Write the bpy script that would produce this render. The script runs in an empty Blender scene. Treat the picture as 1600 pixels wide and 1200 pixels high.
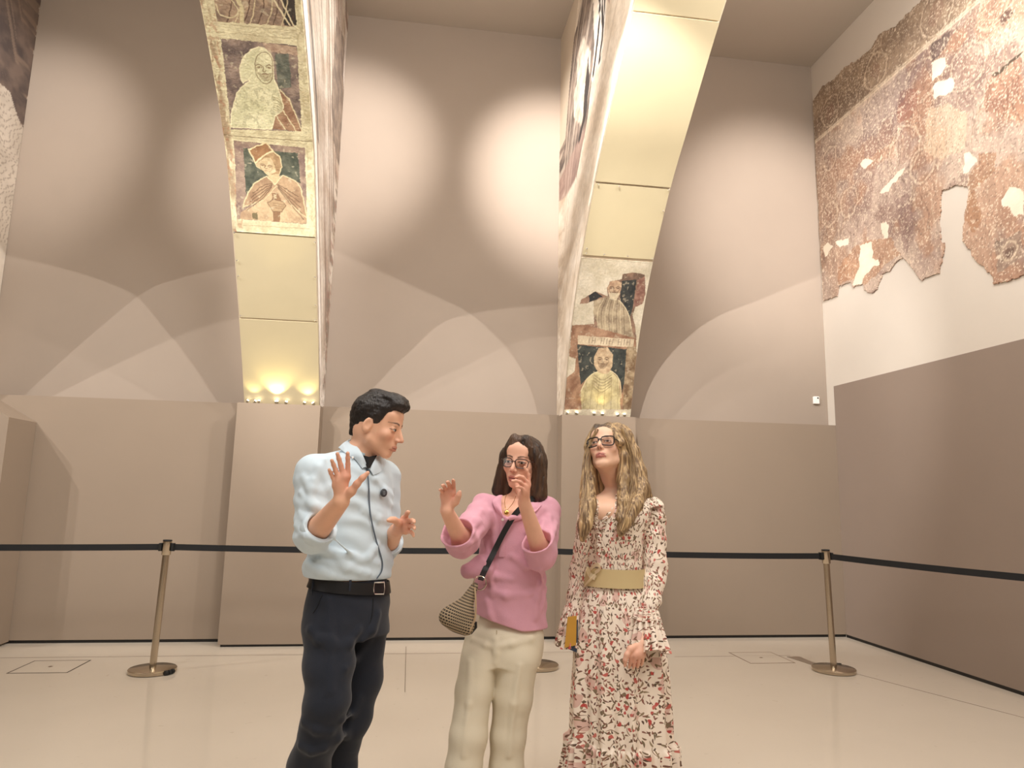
import bpy, math, random
import numpy as np
from mathutils import Vector, Matrix
random.seed(7); RNG = np.random.RandomState(7)
SC = bpy.context.scene
COL = SC.collection
PI = math.pi

# ------------------------------------------------------------------ camera measurements
FPX, YAW, PITCH, ROLL, CAMH = 1095.0, .1400, .1562, -.0210, 1.40
def cam_rows():
    cy, sy = math.cos(YAW), math.sin(YAW); cp, sp = math.cos(PITCH), math.sin(PITCH); cr, sr = math.cos(ROLL), math.sin(ROLL)
    fwd = np.array([sy*cp, cy*cp, sp]); right = np.array([cy, -sy, 0.]); down = np.cross(fwd, right)
    return np.array([cr*right+sr*down, -sr*right+cr*down, fwd])
CR = cam_rows()
def at(x, y, Y):
    """measured photo point -> world point at depth Y"""
    r = CR.T @ np.array([(x-800)/FPX, (y-600)/FPX, 1.0])
    return np.array([0, 0, CAMH]) + r*(Y/r[1])

# ------------------------------------------------------------------ colour and materials
def lin(c):
    c = np.asarray(c, float)/255.0
    return np.where(c <= .04045, c/12.92, ((c+.055)/1.055)**2.4)
def L4(c): return tuple(float(v) for v in lin(c)) + (1.0,)
def newmat(name):
    m = bpy.data.materials.new(name); m.use_nodes = True
    nt = m.node_tree; b = nt.nodes['Principled BSDF']
    return m, nt, b
def N(nt, typ, **kw):
    n = nt.nodes.new(typ)
    for k, v in kw.items():
        if k.startswith('in_'):
            key = k[3:]; key = int(key) if key.isdigit() else key
            n.inputs[key].default_value = v
        else: setattr(n, k, v)
    return n
def math_n(nt, op, a, b=None, c=None, clamp=False):
    n = nt.nodes.new('ShaderNodeMath'); n.operation = op; n.use_clamp = clamp
    for i, v in enumerate((a, b, c)):
        if v is None: continue
        if isinstance(v, (int, float)): n.inputs[i].default_value = v
        else: nt.links.new(v, n.inputs[i])
    return n.outputs[0]
def mix_c(nt, fac, a, b):
    n = nt.nodes.new('ShaderNodeMix'); n.data_type = 'RGBA'
    for i, v in ((0, fac), (6, a), (7, b)):
        if isinstance(v, (int, float, tuple)): n.inputs[i].default_value = v
        else: nt.links.new(v, n.inputs[i])
    return n.outputs[2]
def mat(name, rgb, rough=.6, metal=0, noise=0.0, nscale=8.0, bump=0.0, bscale=60.0, spec=.5, emit=0, coat=0, sheen=0, nstretch=(1, 1, 1)):
    m, nt, b = newmat(name)
    col = L4(rgb); b.inputs['Base Color'].default_value = col
    b.inputs['Roughness'].default_value = rough; b.inputs['Metallic'].default_value = metal
    b.inputs['Specular IOR Level'].default_value = spec
    b.inputs['Coat Weight'].default_value = coat
    if sheen: b.inputs['Sheen Weight'].default_value = sheen
    if emit:
        b.inputs['Emission Color'].default_value = col; b.inputs['Emission Strength'].default_value = emit
    if noise or bump:
        tc = N(nt, 'ShaderNodeTexCoord'); mp = N(nt, 'ShaderNodeMapping'); mp.inputs['Scale'].default_value = nstretch
        nt.links.new(tc.outputs['Object'], mp.inputs[0])
    if noise:
        n = N(nt, 'ShaderNodeTexNoise', in_Scale=nscale, in_Detail=5.0); nt.links.new(mp.outputs[0], n.inputs['Vector'])
        f = math_n(nt, 'MULTIPLY_ADD', n.outputs['Fac'], noise*2, 1-noise)
        v = N(nt, 'ShaderNodeVectorMath', operation='SCALE'); v.inputs[0].default_value = col[:3]
        nt.links.new(f, v.inputs['Scale']); nt.links.new(v.outputs[0], b.inputs['Base Color'])
    if bump:
        n2 = N(nt, 'ShaderNodeTexNoise', in_Scale=bscale, in_Detail=4.0); nt.links.new(mp.outputs[0], n2.inputs['Vector'])
        bp = N(nt, 'ShaderNodeBump', in_Strength=bump, in_Distance=.01); nt.links.new(n2.outputs['Fac'], bp.inputs['Height'])
        nt.links.new(bp.outputs[0], b.inputs['Normal'])
    return m
def mat_vcol(name, rough=.7, bump=0.0, bscale=80.0, spec=.4, sheen=0, nstretch=(1, 1, 1), sss=0, grain=0.0):
    m, nt, b = newmat(name)
    a = N(nt, 'ShaderNodeAttribute', attribute_name='Col'); nt.links.new(a.outputs['Color'], b.inputs['Base Color'])
    b.inputs['Roughness'].default_value = rough; b.inputs['Specular IOR Level'].default_value = spec
    if sheen: b.inputs['Sheen Weight'].default_value = sheen
    if sss:
        b.inputs['Subsurface Weight'].default_value = sss; b.inputs['Subsurface Radius'].default_value = (.012, .004, .002); b.inputs['Subsurface Scale'].default_value = .5
    if bump or grain:
        tc = N(nt, 'ShaderNodeTexCoord'); mp = N(nt, 'ShaderNodeMapping'); mp.inputs['Scale'].default_value = nstretch
        nt.links.new(tc.outputs['Object'], mp.inputs[0])
        n2 = N(nt, 'ShaderNodeTexNoise', in_Scale=bscale, in_Detail=5.0); nt.links.new(mp.outputs[0], n2.inputs['Vector'])
    if bump:
        bp = N(nt, 'ShaderNodeBump', in_Strength=bump, in_Distance=.01); nt.links.new(n2.outputs['Fac'], bp.inputs['Height'])
        nt.links.new(bp.outputs[0], b.inputs['Normal'])
    if grain:
        v = N(nt, 'ShaderNodeVectorMath', operation='SCALE'); nt.links.new(a.outputs['Color'], v.inputs[0])
        nt.links.new(math_n(nt, 'MULTIPLY_ADD', n2.outputs['Fac'], grain*2, 1-grain), v.inputs['Scale']); nt.links.new(v.outputs[0], b.inputs['Base Color'])
    return m

# ------------------------------------------------------------------ mesh helpers
def fill_mesh(me, V, F):
    V = np.asarray(V, np.float32)
    me.vertices.add(len(V)); me.vertices.foreach_set('co', V.ravel())
    if isinstance(F, np.ndarray):
        k = F.shape[1]; me.loops.add(F.size); me.loops.foreach_set('vertex_index', F.ravel().astype(np.int32))
        me.polygons.add(len(F)); me.polygons.foreach_set('loop_start', np.arange(0, F.size, k, dtype=np.int32))
        try: me.polygons.foreach_set('loop_total', np.full(len(F), k, np.int32))
        except Exception: pass
    else:
        tot = np.array([len(f) for f in F], np.int32); st = np.concatenate([[0], np.cumsum(tot)[:-1]]).astype(np.int32)
        idx = np.concatenate([np.asarray(f, np.int32) for f in F])
        me.loops.add(len(idx)); me.loops.foreach_set('vertex_index', idx)
        me.polygons.add(len(F)); me.polygons.foreach_set('loop_start', st)
        try: me.polygons.foreach_set('loop_total', tot)
        except Exception: pass
    me.update(calc_edges=True); me.validate()
def obj(name, V, F, m, parent=None, smooth=True, col=None, uv=None, origin=None, sharp=True):
    """one mesh object; V in world coordinates; origin = world position of the object's origin"""
    V = np.asarray(V, float)
    o_w = np.array(origin if origin is not None else (parent['_w'] if parent is not None else (0, 0, 0)), float)
    me = bpy.data.meshes.new(name); fill_mesh(me, V - o_w, F)
    me.polygons.foreach_set('use_smooth', np.full(len(me.polygons), bool(smooth)))
    if smooth and len(me.polygons) < 30000 and sharp: me.set_sharp_from_angle(angle=math.radians(42))
    if col is not None:
        a = me.color_attributes.new('Col', 'FLOAT_COLOR', 'POINT')
        a.data.foreach_set('color', np.concatenate([col, np.ones((len(col), 1))], 1).astype(np.float32).ravel())
    if uv is not None:
        l = me.uv_layers.new(name='UVMap'); li = np.empty(len(me.loops), np.int32); me.loops.foreach_get('vertex_index', li)
        l.data.foreach_set('uv', np.asarray(uv, np.float32)[li].ravel())
    me.materials.append(m)
    o = bpy.data.objects.new(name, me); COL.objects.link(o)
    if parent is not None:
        o.parent = parent; o.location = tuple(o_w - np.array(parent['_w']))
    else: o.location = tuple(o_w)
    o['_w'] = tuple(float(v) for v in o_w)
    return o
def thing(name, label, cat, loc=(0, 0, 0), group=None):
    o = bpy.data.objects.new(name, None); COL.objects.link(o); o.empty_display_size = .1
    o.location = tuple(float(v) for v in loc); o['_w'] = tuple(float(v) for v in loc); return tag(o, label, cat, group)
def tag(o, label, cat, group=None):
    o['label'] = label; o['category'] = cat
    if group: o['group'] = group
    return o
def struct(o): o['kind'] = 'structure'; return o
class MB:
    """collects vertices and faces of one mesh"""
    def __init__(s): s.V = []; s.F = []
    def add(s, V, F):
        b = len(s.V); s.V.extend([tuple(v) for v in V]); s.F.extend([[i+b for i in f] for f in F]); return s
    def box(s, lo, hi):
        x0, y0, z0 = lo; x1, y1, z1 = hi
        return s.add([(x0,y0,z0),(x1,y0,z0),(x1,y1,z0),(x0,y1,z0),(x0,y0,z1),(x1,y0,z1),(x1,y1,z1),(x0,y1,z1)],
                     [(0,3,2,1),(4,5,6,7),(0,1,5,4),(1,2,6,5),(2,3,7,6),(3,0,4,7)])
    def tube(s, pts, r, n=10, closed=False, cap=True):
        pts = [np.array(p, float) for p in pts]; m = len(pts)
        rr = r if hasattr(r, '__len__') else [r]*m
        t = [pts[min(i+1, m-1)]-pts[max(i-1, 0)] for i in range(m)]
        if closed: t = [pts[(i+1) % m]-pts[i-1] for i in range(m)]
        t = [v/(np.linalg.norm(v)+1e-12) for v in t]
        u = np.cross(t[0], (0, 0, 1.)); u = u if np.linalg.norm(u) > .1 else np.cross(t[0], (1., 0, 0)); u /= np.linalg.norm(u)
        V = []
        for i in range(m):
            u = u - t[i]*np.dot(u, t[i]); u /= np.linalg.norm(u); w = np.cross(t[i], u)
            for k in range(n):
                a = 2*PI*k/n; V.append(pts[i]+rr[i]*(math.cos(a)*u+math.sin(a)*w))
        F = []
        for i in range(m if closed else m-1):
            for k in range(n):
                j = (i+1) % m; F.append((i*n+k, i*n+(k+1) % n, j*n+(k+1) % n, j*n+k))
        if cap and not closed:
            F.append(tuple(range(n-1, -1, -1))); F.append(tuple((m-1)*n+k for k in range(n)))
        return s.add(V, F)
    def lathe(s, prof, c=(0, 0, 0), n=32, axis=None):
        V = []; F = []; c = np.array(c, float)
        R = np.eye(3)
        if axis is not None:
            R = np.array(Vector((0, 0, 1)).rotation_difference(Vector(axis)).to_matrix())
        for r, z in prof:
            for k in range(n):
                a = 2*PI*k/n; V.append(c+R@np.array([r*math.cos(a), r*math.sin(a), z]))
        m = len(prof)
        for i in range(m-1):
            for k in range(n): F.append((i*n+k, i*n+(k+1) % n, (i+1)*n+(k+1) % n, (i+1)*n+k))
        F.append(tuple(range(n-1, -1, -1))); F.append(tuple((m-1)*n+k for k in range(n)))
        return s.add(V, F)
    def sheet(s, G, th):
        """G: (m,n,3) grid of points -> slab of thickness th"""
        G = np.asarray(G, float); m, n = G.shape[:2]
        du = np.gradient(G, axis=0); dv = np.gradient(G, axis=1); nn = np.cross(du, dv); nn /= np.linalg.norm(nn, axis=2, keepdims=True)+1e-12
        A = (G+nn*th/2).reshape(-1, 3); B = (G-nn*th/2).reshape(-1, 3); F = []; o = m*n
        for i in range(m-1):
            for j in range(n-1):
                a, b, c, d = i*n+j, (i+1)*n+j, (i+1)*n+j+1, i*n+j+1
                F.append((a, b, c, d)); F.append((o+d, o+c, o+b, o+a))
        for i in range(m-1):
            F.append((i*n, o+i*n, o+(i+1)*n, (i+1)*n)); F.append(((i+1)*n+n-1, o+(i+1)*n+n-1, o+i*n+n-1, i*n+n-1))
        for j in range(n-1):
            F.append((j+1, o+j+1, o+j, j)); F.append(((m-1)*n+j, o+(m-1)*n+j, o+(m-1)*n+j+1, (m-1)*n+j+1))
        return s.add(np.concatenate([A, B]), F)
    def ribbon(s, pts, side, w, th):
        pts = np.asarray(pts, float); side = np.asarray(side, float)
        if side.ndim == 1: side = np.tile(side, (len(pts), 1))
        side = side/np.linalg.norm(side, axis=1, keepdims=True)
        ww = np.asarray(w) if hasattr(w, '__len__') else np.full(len(pts), w)
        G = np.stack([pts-side*ww[:, None]/2, pts, pts+side*ww[:, None]/2], 1)
        return s.sheet(G, th)
    def obj(s, name, m, parent=None, smooth=True, origin=None):
        return obj(name, s.V, s.F, m, parent, smooth, origin=origin)
def smooth_path(P, n=40, closed=False):
    """Catmull-Rom through points"""
    P = np.asarray(P, float)
    Q = np.concatenate([P[-1:], P, P[:2]]) if closed else np.concatenate([2*P[:1]-P[1:2], P, 2*P[-1:]-P[-2:-1]])
    m = len(P) if closed else len(P)-1; out = []
    for i in range(n):
        t = i/(n if closed else (n-1))*m; k = min(int(t), m-1); t -= k
        p0, p1, p2, p3 = Q[k:k+4]
        out.append(.5*((2*p1)+(-p0+p2)*t+(2*p0-5*p1+4*p2-p3)*t*t+(-p0+3*p1-3*p2+p3)*t**3))
    return np.array(out)
def bevel(o, w=.004, seg=2):
    md = o.modifiers.new('bevel', 'BEVEL'); md.width = w; md.segments = seg; md.limit_method = 'ANGLE'; return o

# ------------------------------------------------------------------ numpy noise
def _h(i, j, k):
    n = (i*374761393 + j*668265263 + k*1274126177) & 0xffffffff
    n = ((n ^ (n >> 13))*1274126177) & 0xffffffff
    return ((n ^ (n >> 16)) & 0xffff)/65535.0
def vnoise(P, s=1.0):
    P = np.asarray(P, float)*s
    if P.shape[-1] == 2: P = np.concatenate([P, np.zeros(P.shape[:-1]+(1,))], -1)
    I = np.floor(P).astype(np.int64); f = P-I; f = f*f*(3-2*f)
    i, j, k = I[..., 0], I[..., 1], I[..., 2]; x, y, z = f[..., 0], f[..., 1], f[..., 2]; r = 0
    for a in (0, 1):
        for b in (0, 1):
            for c in (0, 1):
                r = r + (x if a else 1-x)*(y if b else 1-y)*(z if c else 1-z)*_h(i+a, j+b, k+c)
    return r
def fbm(P, s=1.0, o=4):
    P = np.asarray(P, float); r = 0; a = .5; t = 0
    for q in range(o): r = r+a*vnoise(P+q*17.3, s*2**q); t += a; a *= .5
    return r/t
def in_poly(X, Y, poly):
    r = np.zeros(X.shape, bool); n = len(poly); j = n-1
    for i in range(n):
        xi, yi = poly[i]; xj, yj = poly[j]
        c = ((yi > Y) != (yj > Y))
        r ^= c & (X < (xj-xi)*(Y-yi)/((yj-yi) if yj != yi else 1e-9)+xi); j = i
    return r
def seg_dist(X, Y, pl, closed=False):
    d = np.full(X.shape, 1e9); pl = list(pl)+([pl[0]] if closed else [])
    for (x0, y0), (x1, y1) in zip(pl[:-1], pl[1:]):
        dx, dy = x1-x0, y1-y0; t = np.clip(((X-x0)*dx+(Y-y0)*dy)/(dx*dx+dy*dy+1e-12), 0, 1)
        d = np.minimum(d, np.hypot(X-x0-t*dx, Y-y0-t*dy))
    return d
def blend(C, m, c):
    m = np.asarray(m, float)[..., None]; return C*(1-m)+lin(c)*m if np.ndim(c) == 1 else C*(1-m)+c*m
def grid_faces(m, n, keep=None):
    i, j = np.meshgrid(np.arange(m-1), np.arange(n-1), indexing='ij')
    F = np.stack([i*n+j, (i+1)*n+j, (i+1)*n+j+1, i*n+j+1], -1)
    return F[keep] if keep is not None else F.reshape(-1, 4)
# ------------------------------------------------------------------ setting
DL, DU, ZL, ZC, XR, ZR = 7.06, 7.20, 2.219, 6.58, 4.583, 2.651
WALLC = (160, 146, 133)
M_wall = mat('wall_paint', WALLC, .85, noise=.03, nscale=3, bump=.02, bscale=120, spec=.2)
M_low = mat('dado_paint', (146, 130, 114), .8, noise=.03, nscale=2.5, bump=.02, bscale=120, spec=.25)
M_lowr = mat('side_dado_paint', (148, 132, 120), .8, noise=.03, nscale=2.5, bump=.02, bscale=120, spec=.25)
M_white = mat('white_plaster', (214, 205, 194), .85, noise=.03, nscale=3, bump=.03, bscale=50, spec=.2)
M_ceil = mat('ceiling_paint', (180, 170, 158), .9, noise=.02, nscale=2, spec=.1)
M_black = mat('black_skirting', (22, 19, 17), .5)
M_floor = None
m, nt, b = newmat('polished_floor'); M_floor = m
tc = N(nt, 'ShaderNodeTexCoord'); n1 = N(nt, 'ShaderNodeTexNoise', in_Scale=.9, in_Detail=6.0); n2 = N(nt, 'ShaderNodeTexNoise', in_Scale=14.0, in_Detail=6.0)
nt.links.new(tc.outputs['Object'], n1.inputs['Vector']); nt.links.new(tc.outputs['Object'], n2.inputs['Vector'])
c1 = mix_c(nt, n1.outputs['Fac'], L4((204, 192, 176)), L4((217, 206, 190)))
f2 = math_n(nt, 'GREATER_THAN', n2.outputs['Fac'], .70)
c2 = mix_c(nt, math_n(nt, 'MULTIPLY', f2, .25), c1, L4((176, 160, 142)))
nt.links.new(c2, b.inputs['Base Color'])
r1 = math_n(nt, 'MULTIPLY_ADD', n1.outputs['Fac'], .07, .05); nt.links.new(r1, b.inputs['Roughness'])
b.inputs['Specular IOR Level'].default_value = .5

YB = -5.0; XL = -9.5
def sbox(name, lo, hi, m):
    return struct(MB().box(lo, hi).obj(name, m, None, False))
sbox('floor', (XL-.2, YB-.2, -.2), (XR+.3, DU+.2, 0), M_floor)
sbox('ceiling', (XL-.2, YB-.2, ZC), (XR+.3, DU+.2, ZC+.2), M_ceil)
sbox('wall_back', (XL-.2, DU, 0), (XR+.3, DU+.2, ZC), M_wall)
sbox('trim_1', (XL, DL, .028), (XR-.0005, DU-.0005, ZL), M_low)                     # the dado that stands proud of the back wall
sbox('baseboard_back', (XL, DL+.012, .0005), (XR-.001, DU-.001, .0275), M_black)
sbox('wall_right', (XR, YB-.2, 0), (XR+.2, DU-.0005, ZC), M_white)
sbox('trim_2', (XR-.006, YB, .028), (XR-.0005, DL-.001, ZR), M_lowr)              # painted dado of the right wall
sbox('baseboard_right', (XR-.0055, YB, .0005), (XR-.0006, DL-.002, .0275), M_black)
sbox('wall_left', (XL-.2, YB-.2, 0), (XL, DU-.0005, ZC), M_wall)
sbox('wall_front', (XL, YB-.2, 0), (XR-.0005, YB, ZC), M_wall)
# hairline joints of the floor slab
M_joint = mat('joint_line', (120, 106, 92), .7)
mb = MB()
mb.box((XL+.02, 6.503, .0002), (2.35, 6.509, .0012))
struct(mb.obj('trim_3', M_joint, None, False))
mb = MB()
mb.sheet(np.array([[(3.55, 6.02, .0008), (3.556, 6.02, .0008)], [(4.40, 3.6, .0008), (4.406, 3.6, .0008)]]), .001)
struct(mb.obj('trim_4', M_joint, None, False))
mb = MB(); mb.box((.024, 5.3, .0002), (.029, 6.80, .0011)); struct(mb.obj('trim_5', M_joint, None, False))
mb = MB(); mb.box((2.40, 6.27, .0002), (3.50, 6.274, .0011)); struct(mb.obj('trim_6', M_joint, None, False))
# grey tape strip over a cable beside the right-hand post
mb = MB(); mb.sheet(np.array([[(3.44, 6.22, .002), (3.56, 6.22, .002)], [(3.50, 5.86, .002), (3.56, 5.86, .002)]]), .002)
tag(mb.obj('floor_tape', mat('grey_tape', (140, 124, 108), .6), None, False), 'grey tape strip on the floor behind the right-hand barrier post', 'tape')
# floor hatches
M_hline = mat('hatch_gap', (62, 50, 40), .7)
def hatch(x0, y0, x1, y1, label, m_line):
    t = thing('floor_hatch', label, 'floor hatch', ((x0+x1)/2, (y0+y1)/2, 0), 'hatches let into the floor')
    w = .009
    mb = MB()
    for lo, hi in (((x0, y0), (x1, y0+w)), ((x0, y1-w), (x1, y1)), ((x0, y0+w), (x0+w, y1-w)), ((x1-w, y0+w), (x1, y1-w))):
        mb.box((lo[0], lo[1], .0003), (hi[0], hi[1], .0016))
    mb.obj('frame_gap', m_line, t, False)
    MB().box((x0+w, y0+w, .0003), (x1-w, y1-w, .001)).obj('lid', M_floor, t, False)
    MB().lathe([(.016, .0011), (.016, .0017)], ((x0+x1)/2, (y0+y1)/2, 0), 16).obj('lift_ring', mat('hatch_ring', (130, 108, 84), .4, metal=.6), t)
hatch(-2.925, 5.985, -2.50, 6.39, 'square lid with dark outline in the floor left of the left-hand barrier post', M_hline)
hatch(2.975, 5.99, 3.39, 6.415, 'square lid with faint outline in the floor near the right-hand barrier post', mat('faint_gap', (128, 108, 90), .7))

# small white sensor on the back wall
t = thing('wall_sensor', 'small white plastic sensor box on the back wall near the right corner', 'sensor', (4.439, DU, 2.47))
bevel(MB().box((4.405, DU-.03, 2.465), (4.473, DU-.0005, 2.548)).obj('case', mat('white_plastic', (245, 243, 240), .4), t, False), .006)
MB().lathe([(.009, 0), (.009, .003)], (4.452, DU-.0305, 2.53), 14, (0, -1, 0)).obj('sensor_eye', M_black, t)

# ------------------------------------------------------------------ pedestals under the arches
PED = [(-4.755, -3.995), (-1.637, -.878), (1.475, 2.237)]
def pedestal(x0, x1, label):
    t = thing('pedestal', label, 'pedestal', ((x0+x1)/2, 6.95, 0), 'wall pedestals carrying the arches')
    MB().box((x0, 6.833, .022), (x1, DL-.0005, 2.2)).obj('casing', M_low, t, False)
    MB().box((x0+.02, 6.85, .0005), (x1-.02, DL-.001, .0215)).obj('plinth_gap', M_black, t, False)
pedestal(*PED[1], 'beige painted pedestal under the left arch behind the man in the pale blue shirt')
pedestal(*PED[2], 'beige painted pedestal under the right arch behind the blonde woman')
t = thing('pedestal', 'beige pedestal with a sloping top cut off by the left picture edge', 'pedestal', (-4.2, 6.8, 0), 'wall pedestals carrying the arches')
x1 = -3.461
V = [(-4.8, 6.6, .02), (x1, 6.6, .02), (x1, 7.055, .02), (-4.8, 7.055, .02), (-4.8, 6.6, 2.2), (-3.86, 6.6, 2.2), (x1, 6.6, 1.97), (x1, 7.055, 1.97), (-3.86, 7.055, 2.2), (-4.8, 7.055, 2.2)]
obj('casing', V, [(0, 1, 6, 5, 4), (1, 2, 7, 6), (2, 3, 9, 8, 7), (3, 0, 4, 9), (4, 5, 8, 9), (5, 6, 7, 8), (0, 3, 2, 1)], M_low, t, False)

# ------------------------------------------------------------------ arches
PL = [(6.92, 2.2), (6.67, 2.61), (6.45, 2.94), (5.995, 3.59), (5.65, 4.05), (5.42, 4.26), (5.15, 4.46), (4.8, 4.69), (4.4, 4.92), (3.9, 5.15), (3.2, 5.40), (2.4, 5.6), (1.2, 5.75)]
PR = [(6.89, 2.2), (6.69, 2.76), (6.46, 3.2), (6.15, 3.63), (5.68, 4.15), (5.26, 4.5), (4.89, 4.8), (4.55, 5.06), (4.1, 5.35), (3.5, 5.62), (2.7, 5.85), (1.2, 6.05)]
def arc_table(P):
    """dense smooth profile: arc length of the measured polyline, points, outward (downward) normals"""
    P = np.array(P); s = np.concatenate([[0], np.cumsum(np.hypot(*np.diff(P, axis=0).T))])
    Q = smooth_path(P, 400); k = np.linspace(0, len(P)-1, 400); ss = np.interp(k, np.arange(len(P)), s)
    T = np.gradient(Q, axis=0); T /= np.linalg.norm(T, axis=1, keepdims=True)
    Nn = np.stack([-T[:, 1], T[:, 0]], 1)      # towards the room, below the arch
    return ss, Q, Nn
def arc_at(tab, s, off=0.0):
    ss, Q, Nn = tab; s = np.asarray(s)
    return np.stack([np.interp(s, ss, Q[:, k])+off*np.interp(s, ss, Nn[:, k]) for k in (0, 1)], -1)
M_arch = mat('arch_plaster', (205, 190, 170), .85, noise=.06, nscale=6, bump=.05, bscale=60, spec=.2)
M_gold = mat('soffit_plaster', (190, 177, 146), .6, noise=.05, nscale=4, bump=.06, bscale=9, spec=.35)
M_fresco = mat_vcol('fresco', .8, bump=.25, bscale=60, spec=.25)
M_clip = mat('steel_clip', (230, 225, 215), .25, metal=.8)
def arch(P, x0, x1, label):
    t = thing('painted_arch', label, 'arch', ((x0+x1)/2, 6.9, 2.2), 'painted arches springing from the back wall')
    tab = arc_table(P); Q = tab[1][::4]; Q = np.concatenate([Q, tab[1][-1:]])
    out = [tuple(q) for q in Q]+[(1.2, ZC-.001), (DU-.001, ZC-.001), (DU-.001, 2.2005)]
    n = len(out); V = [(x0, a, b) for a, b in out]+[(x1, a, b) for a, b in out]
    F = [tuple(range(n-1, -1, -1)), tuple(range(n, 2*n))]+[(i, (i+1) % n, n+(i+1) % n, n+i) for i in range(n)]
    obj('arch_body', V, F, M_arch, t, False)
    return t, tab
def soffit_slab(t, tab, x0, x1, s0, s1, th, name='plaster_panel', m=None):
    s = np.linspace(s0, s1, max(6, int((s1-s0)/.06)))
    A = arc_at(tab, s, th/2+.001)
    G = np.stack([np.column_stack([np.full(len(s), x), A]) for x in np.linspace(x0, x1, 5)], 0)
    o = MB().sheet(G, th).obj(name, m or M_gold, t); return o
def clips(t, tab, x0, x1, spots):
    for u, s in spots:
        p = arc_at(tab, s, .018); mb = MB(); mb.lathe([(.008, 0), (.008, .004), (.004, .007)], (x0+u*(x1-x0), p[0], p[1]), 8, (0, -.7, -.7)); mb.obj('clip', M_clip, t)
def soffit_fresco(t, tab, x0, x1, s0, s1, paint, off=.014, nu=170):
    ns = int((s1-s0)/((x1-x0)/nu)); u = np.linspace(0, 1, nu); s = np.linspace(s0, s1, ns)
    U, S = np.meshgrid(u, s, indexing='ij'); C = paint(U, S)
    A = arc_at(tab, S, off); V = np.concatenate([(x0+U*(x1-x0))[..., None], A], -1)
    # rim back to the arch
    B = arc_at(tab, S, .0005); W = np.concatenate([(x0+U*(x1-x0))[..., None], B], -1)
    V = V.reshape(-1, 3); F = grid_faces(nu, ns)
    per = [i*ns for i in range(nu)]+[(nu-1)*ns+j for j in range(1, ns)]+[i*ns+ns-1 for i in range(nu-2, -1, -1)]+[j for j in range(ns-2, 0, -1)]
    k = len(V); Wp = W.reshape(-1, 3)[per]; Rm = np.array([[per[i], per[(i+1) % len(per)], k+(i+1) % len(per), k+i] for i in range(len(per))])
    obj('fresco_panel', np.concatenate([V, Wp]), np.concatenate([F, Rm]), M_fresco, t, True, np.concatenate([C.reshape(-1, 3), C.reshape(-1, 3)[per]]))
LS = {
 'bg1': [(0.145, 3.499), (0.2, 3.75), (0.93, 3.8), (0.922, 3.561), (0.904, 3.338), (0.132, 3.318)],
 'bg2': [(0.14, 3.204), (0.914, 3.21), (0.885, 2.537), (0.09, 2.502)],
 'gr2': [(0.675, 3.136), (0.82, 3.147), (0.817, 2.887), (0.67, 2.861)],
 'fig2': [(0.512, 3.169), (0.423, 3.14), (0.337, 3.081), (0.288, 3.0), (0.279, 2.929), (0.297, 2.886), (0.356, 2.91), (0.376, 2.904), (0.281, 2.857), (0.216, 2.805), (0.166, 2.721), (0.121, 2.636), (0.095, 2.519), (0.549, 2.532), (0.599, 2.643), (0.685, 2.691), (0.703, 2.742), (0.683, 2.838), (0.634, 2.946), (0.646, 3.057), (0.632, 3.133), (0.575, 3.166)],
 'red2': [(0.686, 2.862), (0.767, 2.804), (0.831, 2.684), (0.889, 2.537), (0.544, 2.536), (0.605, 2.644), (0.685, 2.691), (0.705, 2.742)],
 'face2': [(0.463, 3.075), (0.514, 3.124), (0.591, 3.137), (0.632, 3.102), (0.636, 3.025), (0.617, 2.945), (0.566, 2.897), (0.506, 2.901), (0.461, 2.95), (0.446, 3.011)],
 'bg3': [(0.105, 2.397), (0.905, 2.386), (0.896, 1.747), (0.06, 1.748)],
 'gr3': [(0.199, 2.337), (0.823, 2.333), (0.838, 2.071), (0.777, 2.102), (0.635, 2.137), (0.419, 2.108), (0.294, 2.041), (0.188, 1.94)],
 'hat3': [(0.261, 2.328), (0.469, 2.403), (0.541, 2.333), (0.438, 2.3), (0.324, 2.241)],
 'head3': [(0.324, 2.241), (0.438, 2.3), (0.546, 2.329), (0.613, 2.298), (0.629, 2.221), (0.588, 2.143), (0.539, 2.132), (0.467, 2.123), (0.412, 2.167), (0.332, 2.204)],
 'face3': [(0.335, 2.237), (0.435, 2.278), (0.506, 2.283), (0.547, 2.233), (0.554, 2.166), (0.467, 2.123), (0.412, 2.167), (0.338, 2.204)],
 'cape3': [(0.142, 1.841), (0.214, 1.959), (0.294, 2.041), (0.443, 2.118), (0.533, 2.046), (0.635, 2.137), (0.777, 2.098), (0.836, 2.037), (0.898, 1.792), (0.716, 1.89), (0.551, 2.038), (0.492, 1.983), (0.39, 1.907)],
 'low3': [(0.114, 1.804), (0.39, 1.907), (0.492, 1.983), (0.551, 2.038), (0.716, 1.89), (0.898, 1.783), (0.881, 1.751), (0.097, 1.75)],
 'hand3': [(0.437, 1.892), (0.5, 1.922), (0.62, 1.911), (0.655, 1.878), (0.603, 1.83), (0.492, 1.824)]}
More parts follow.
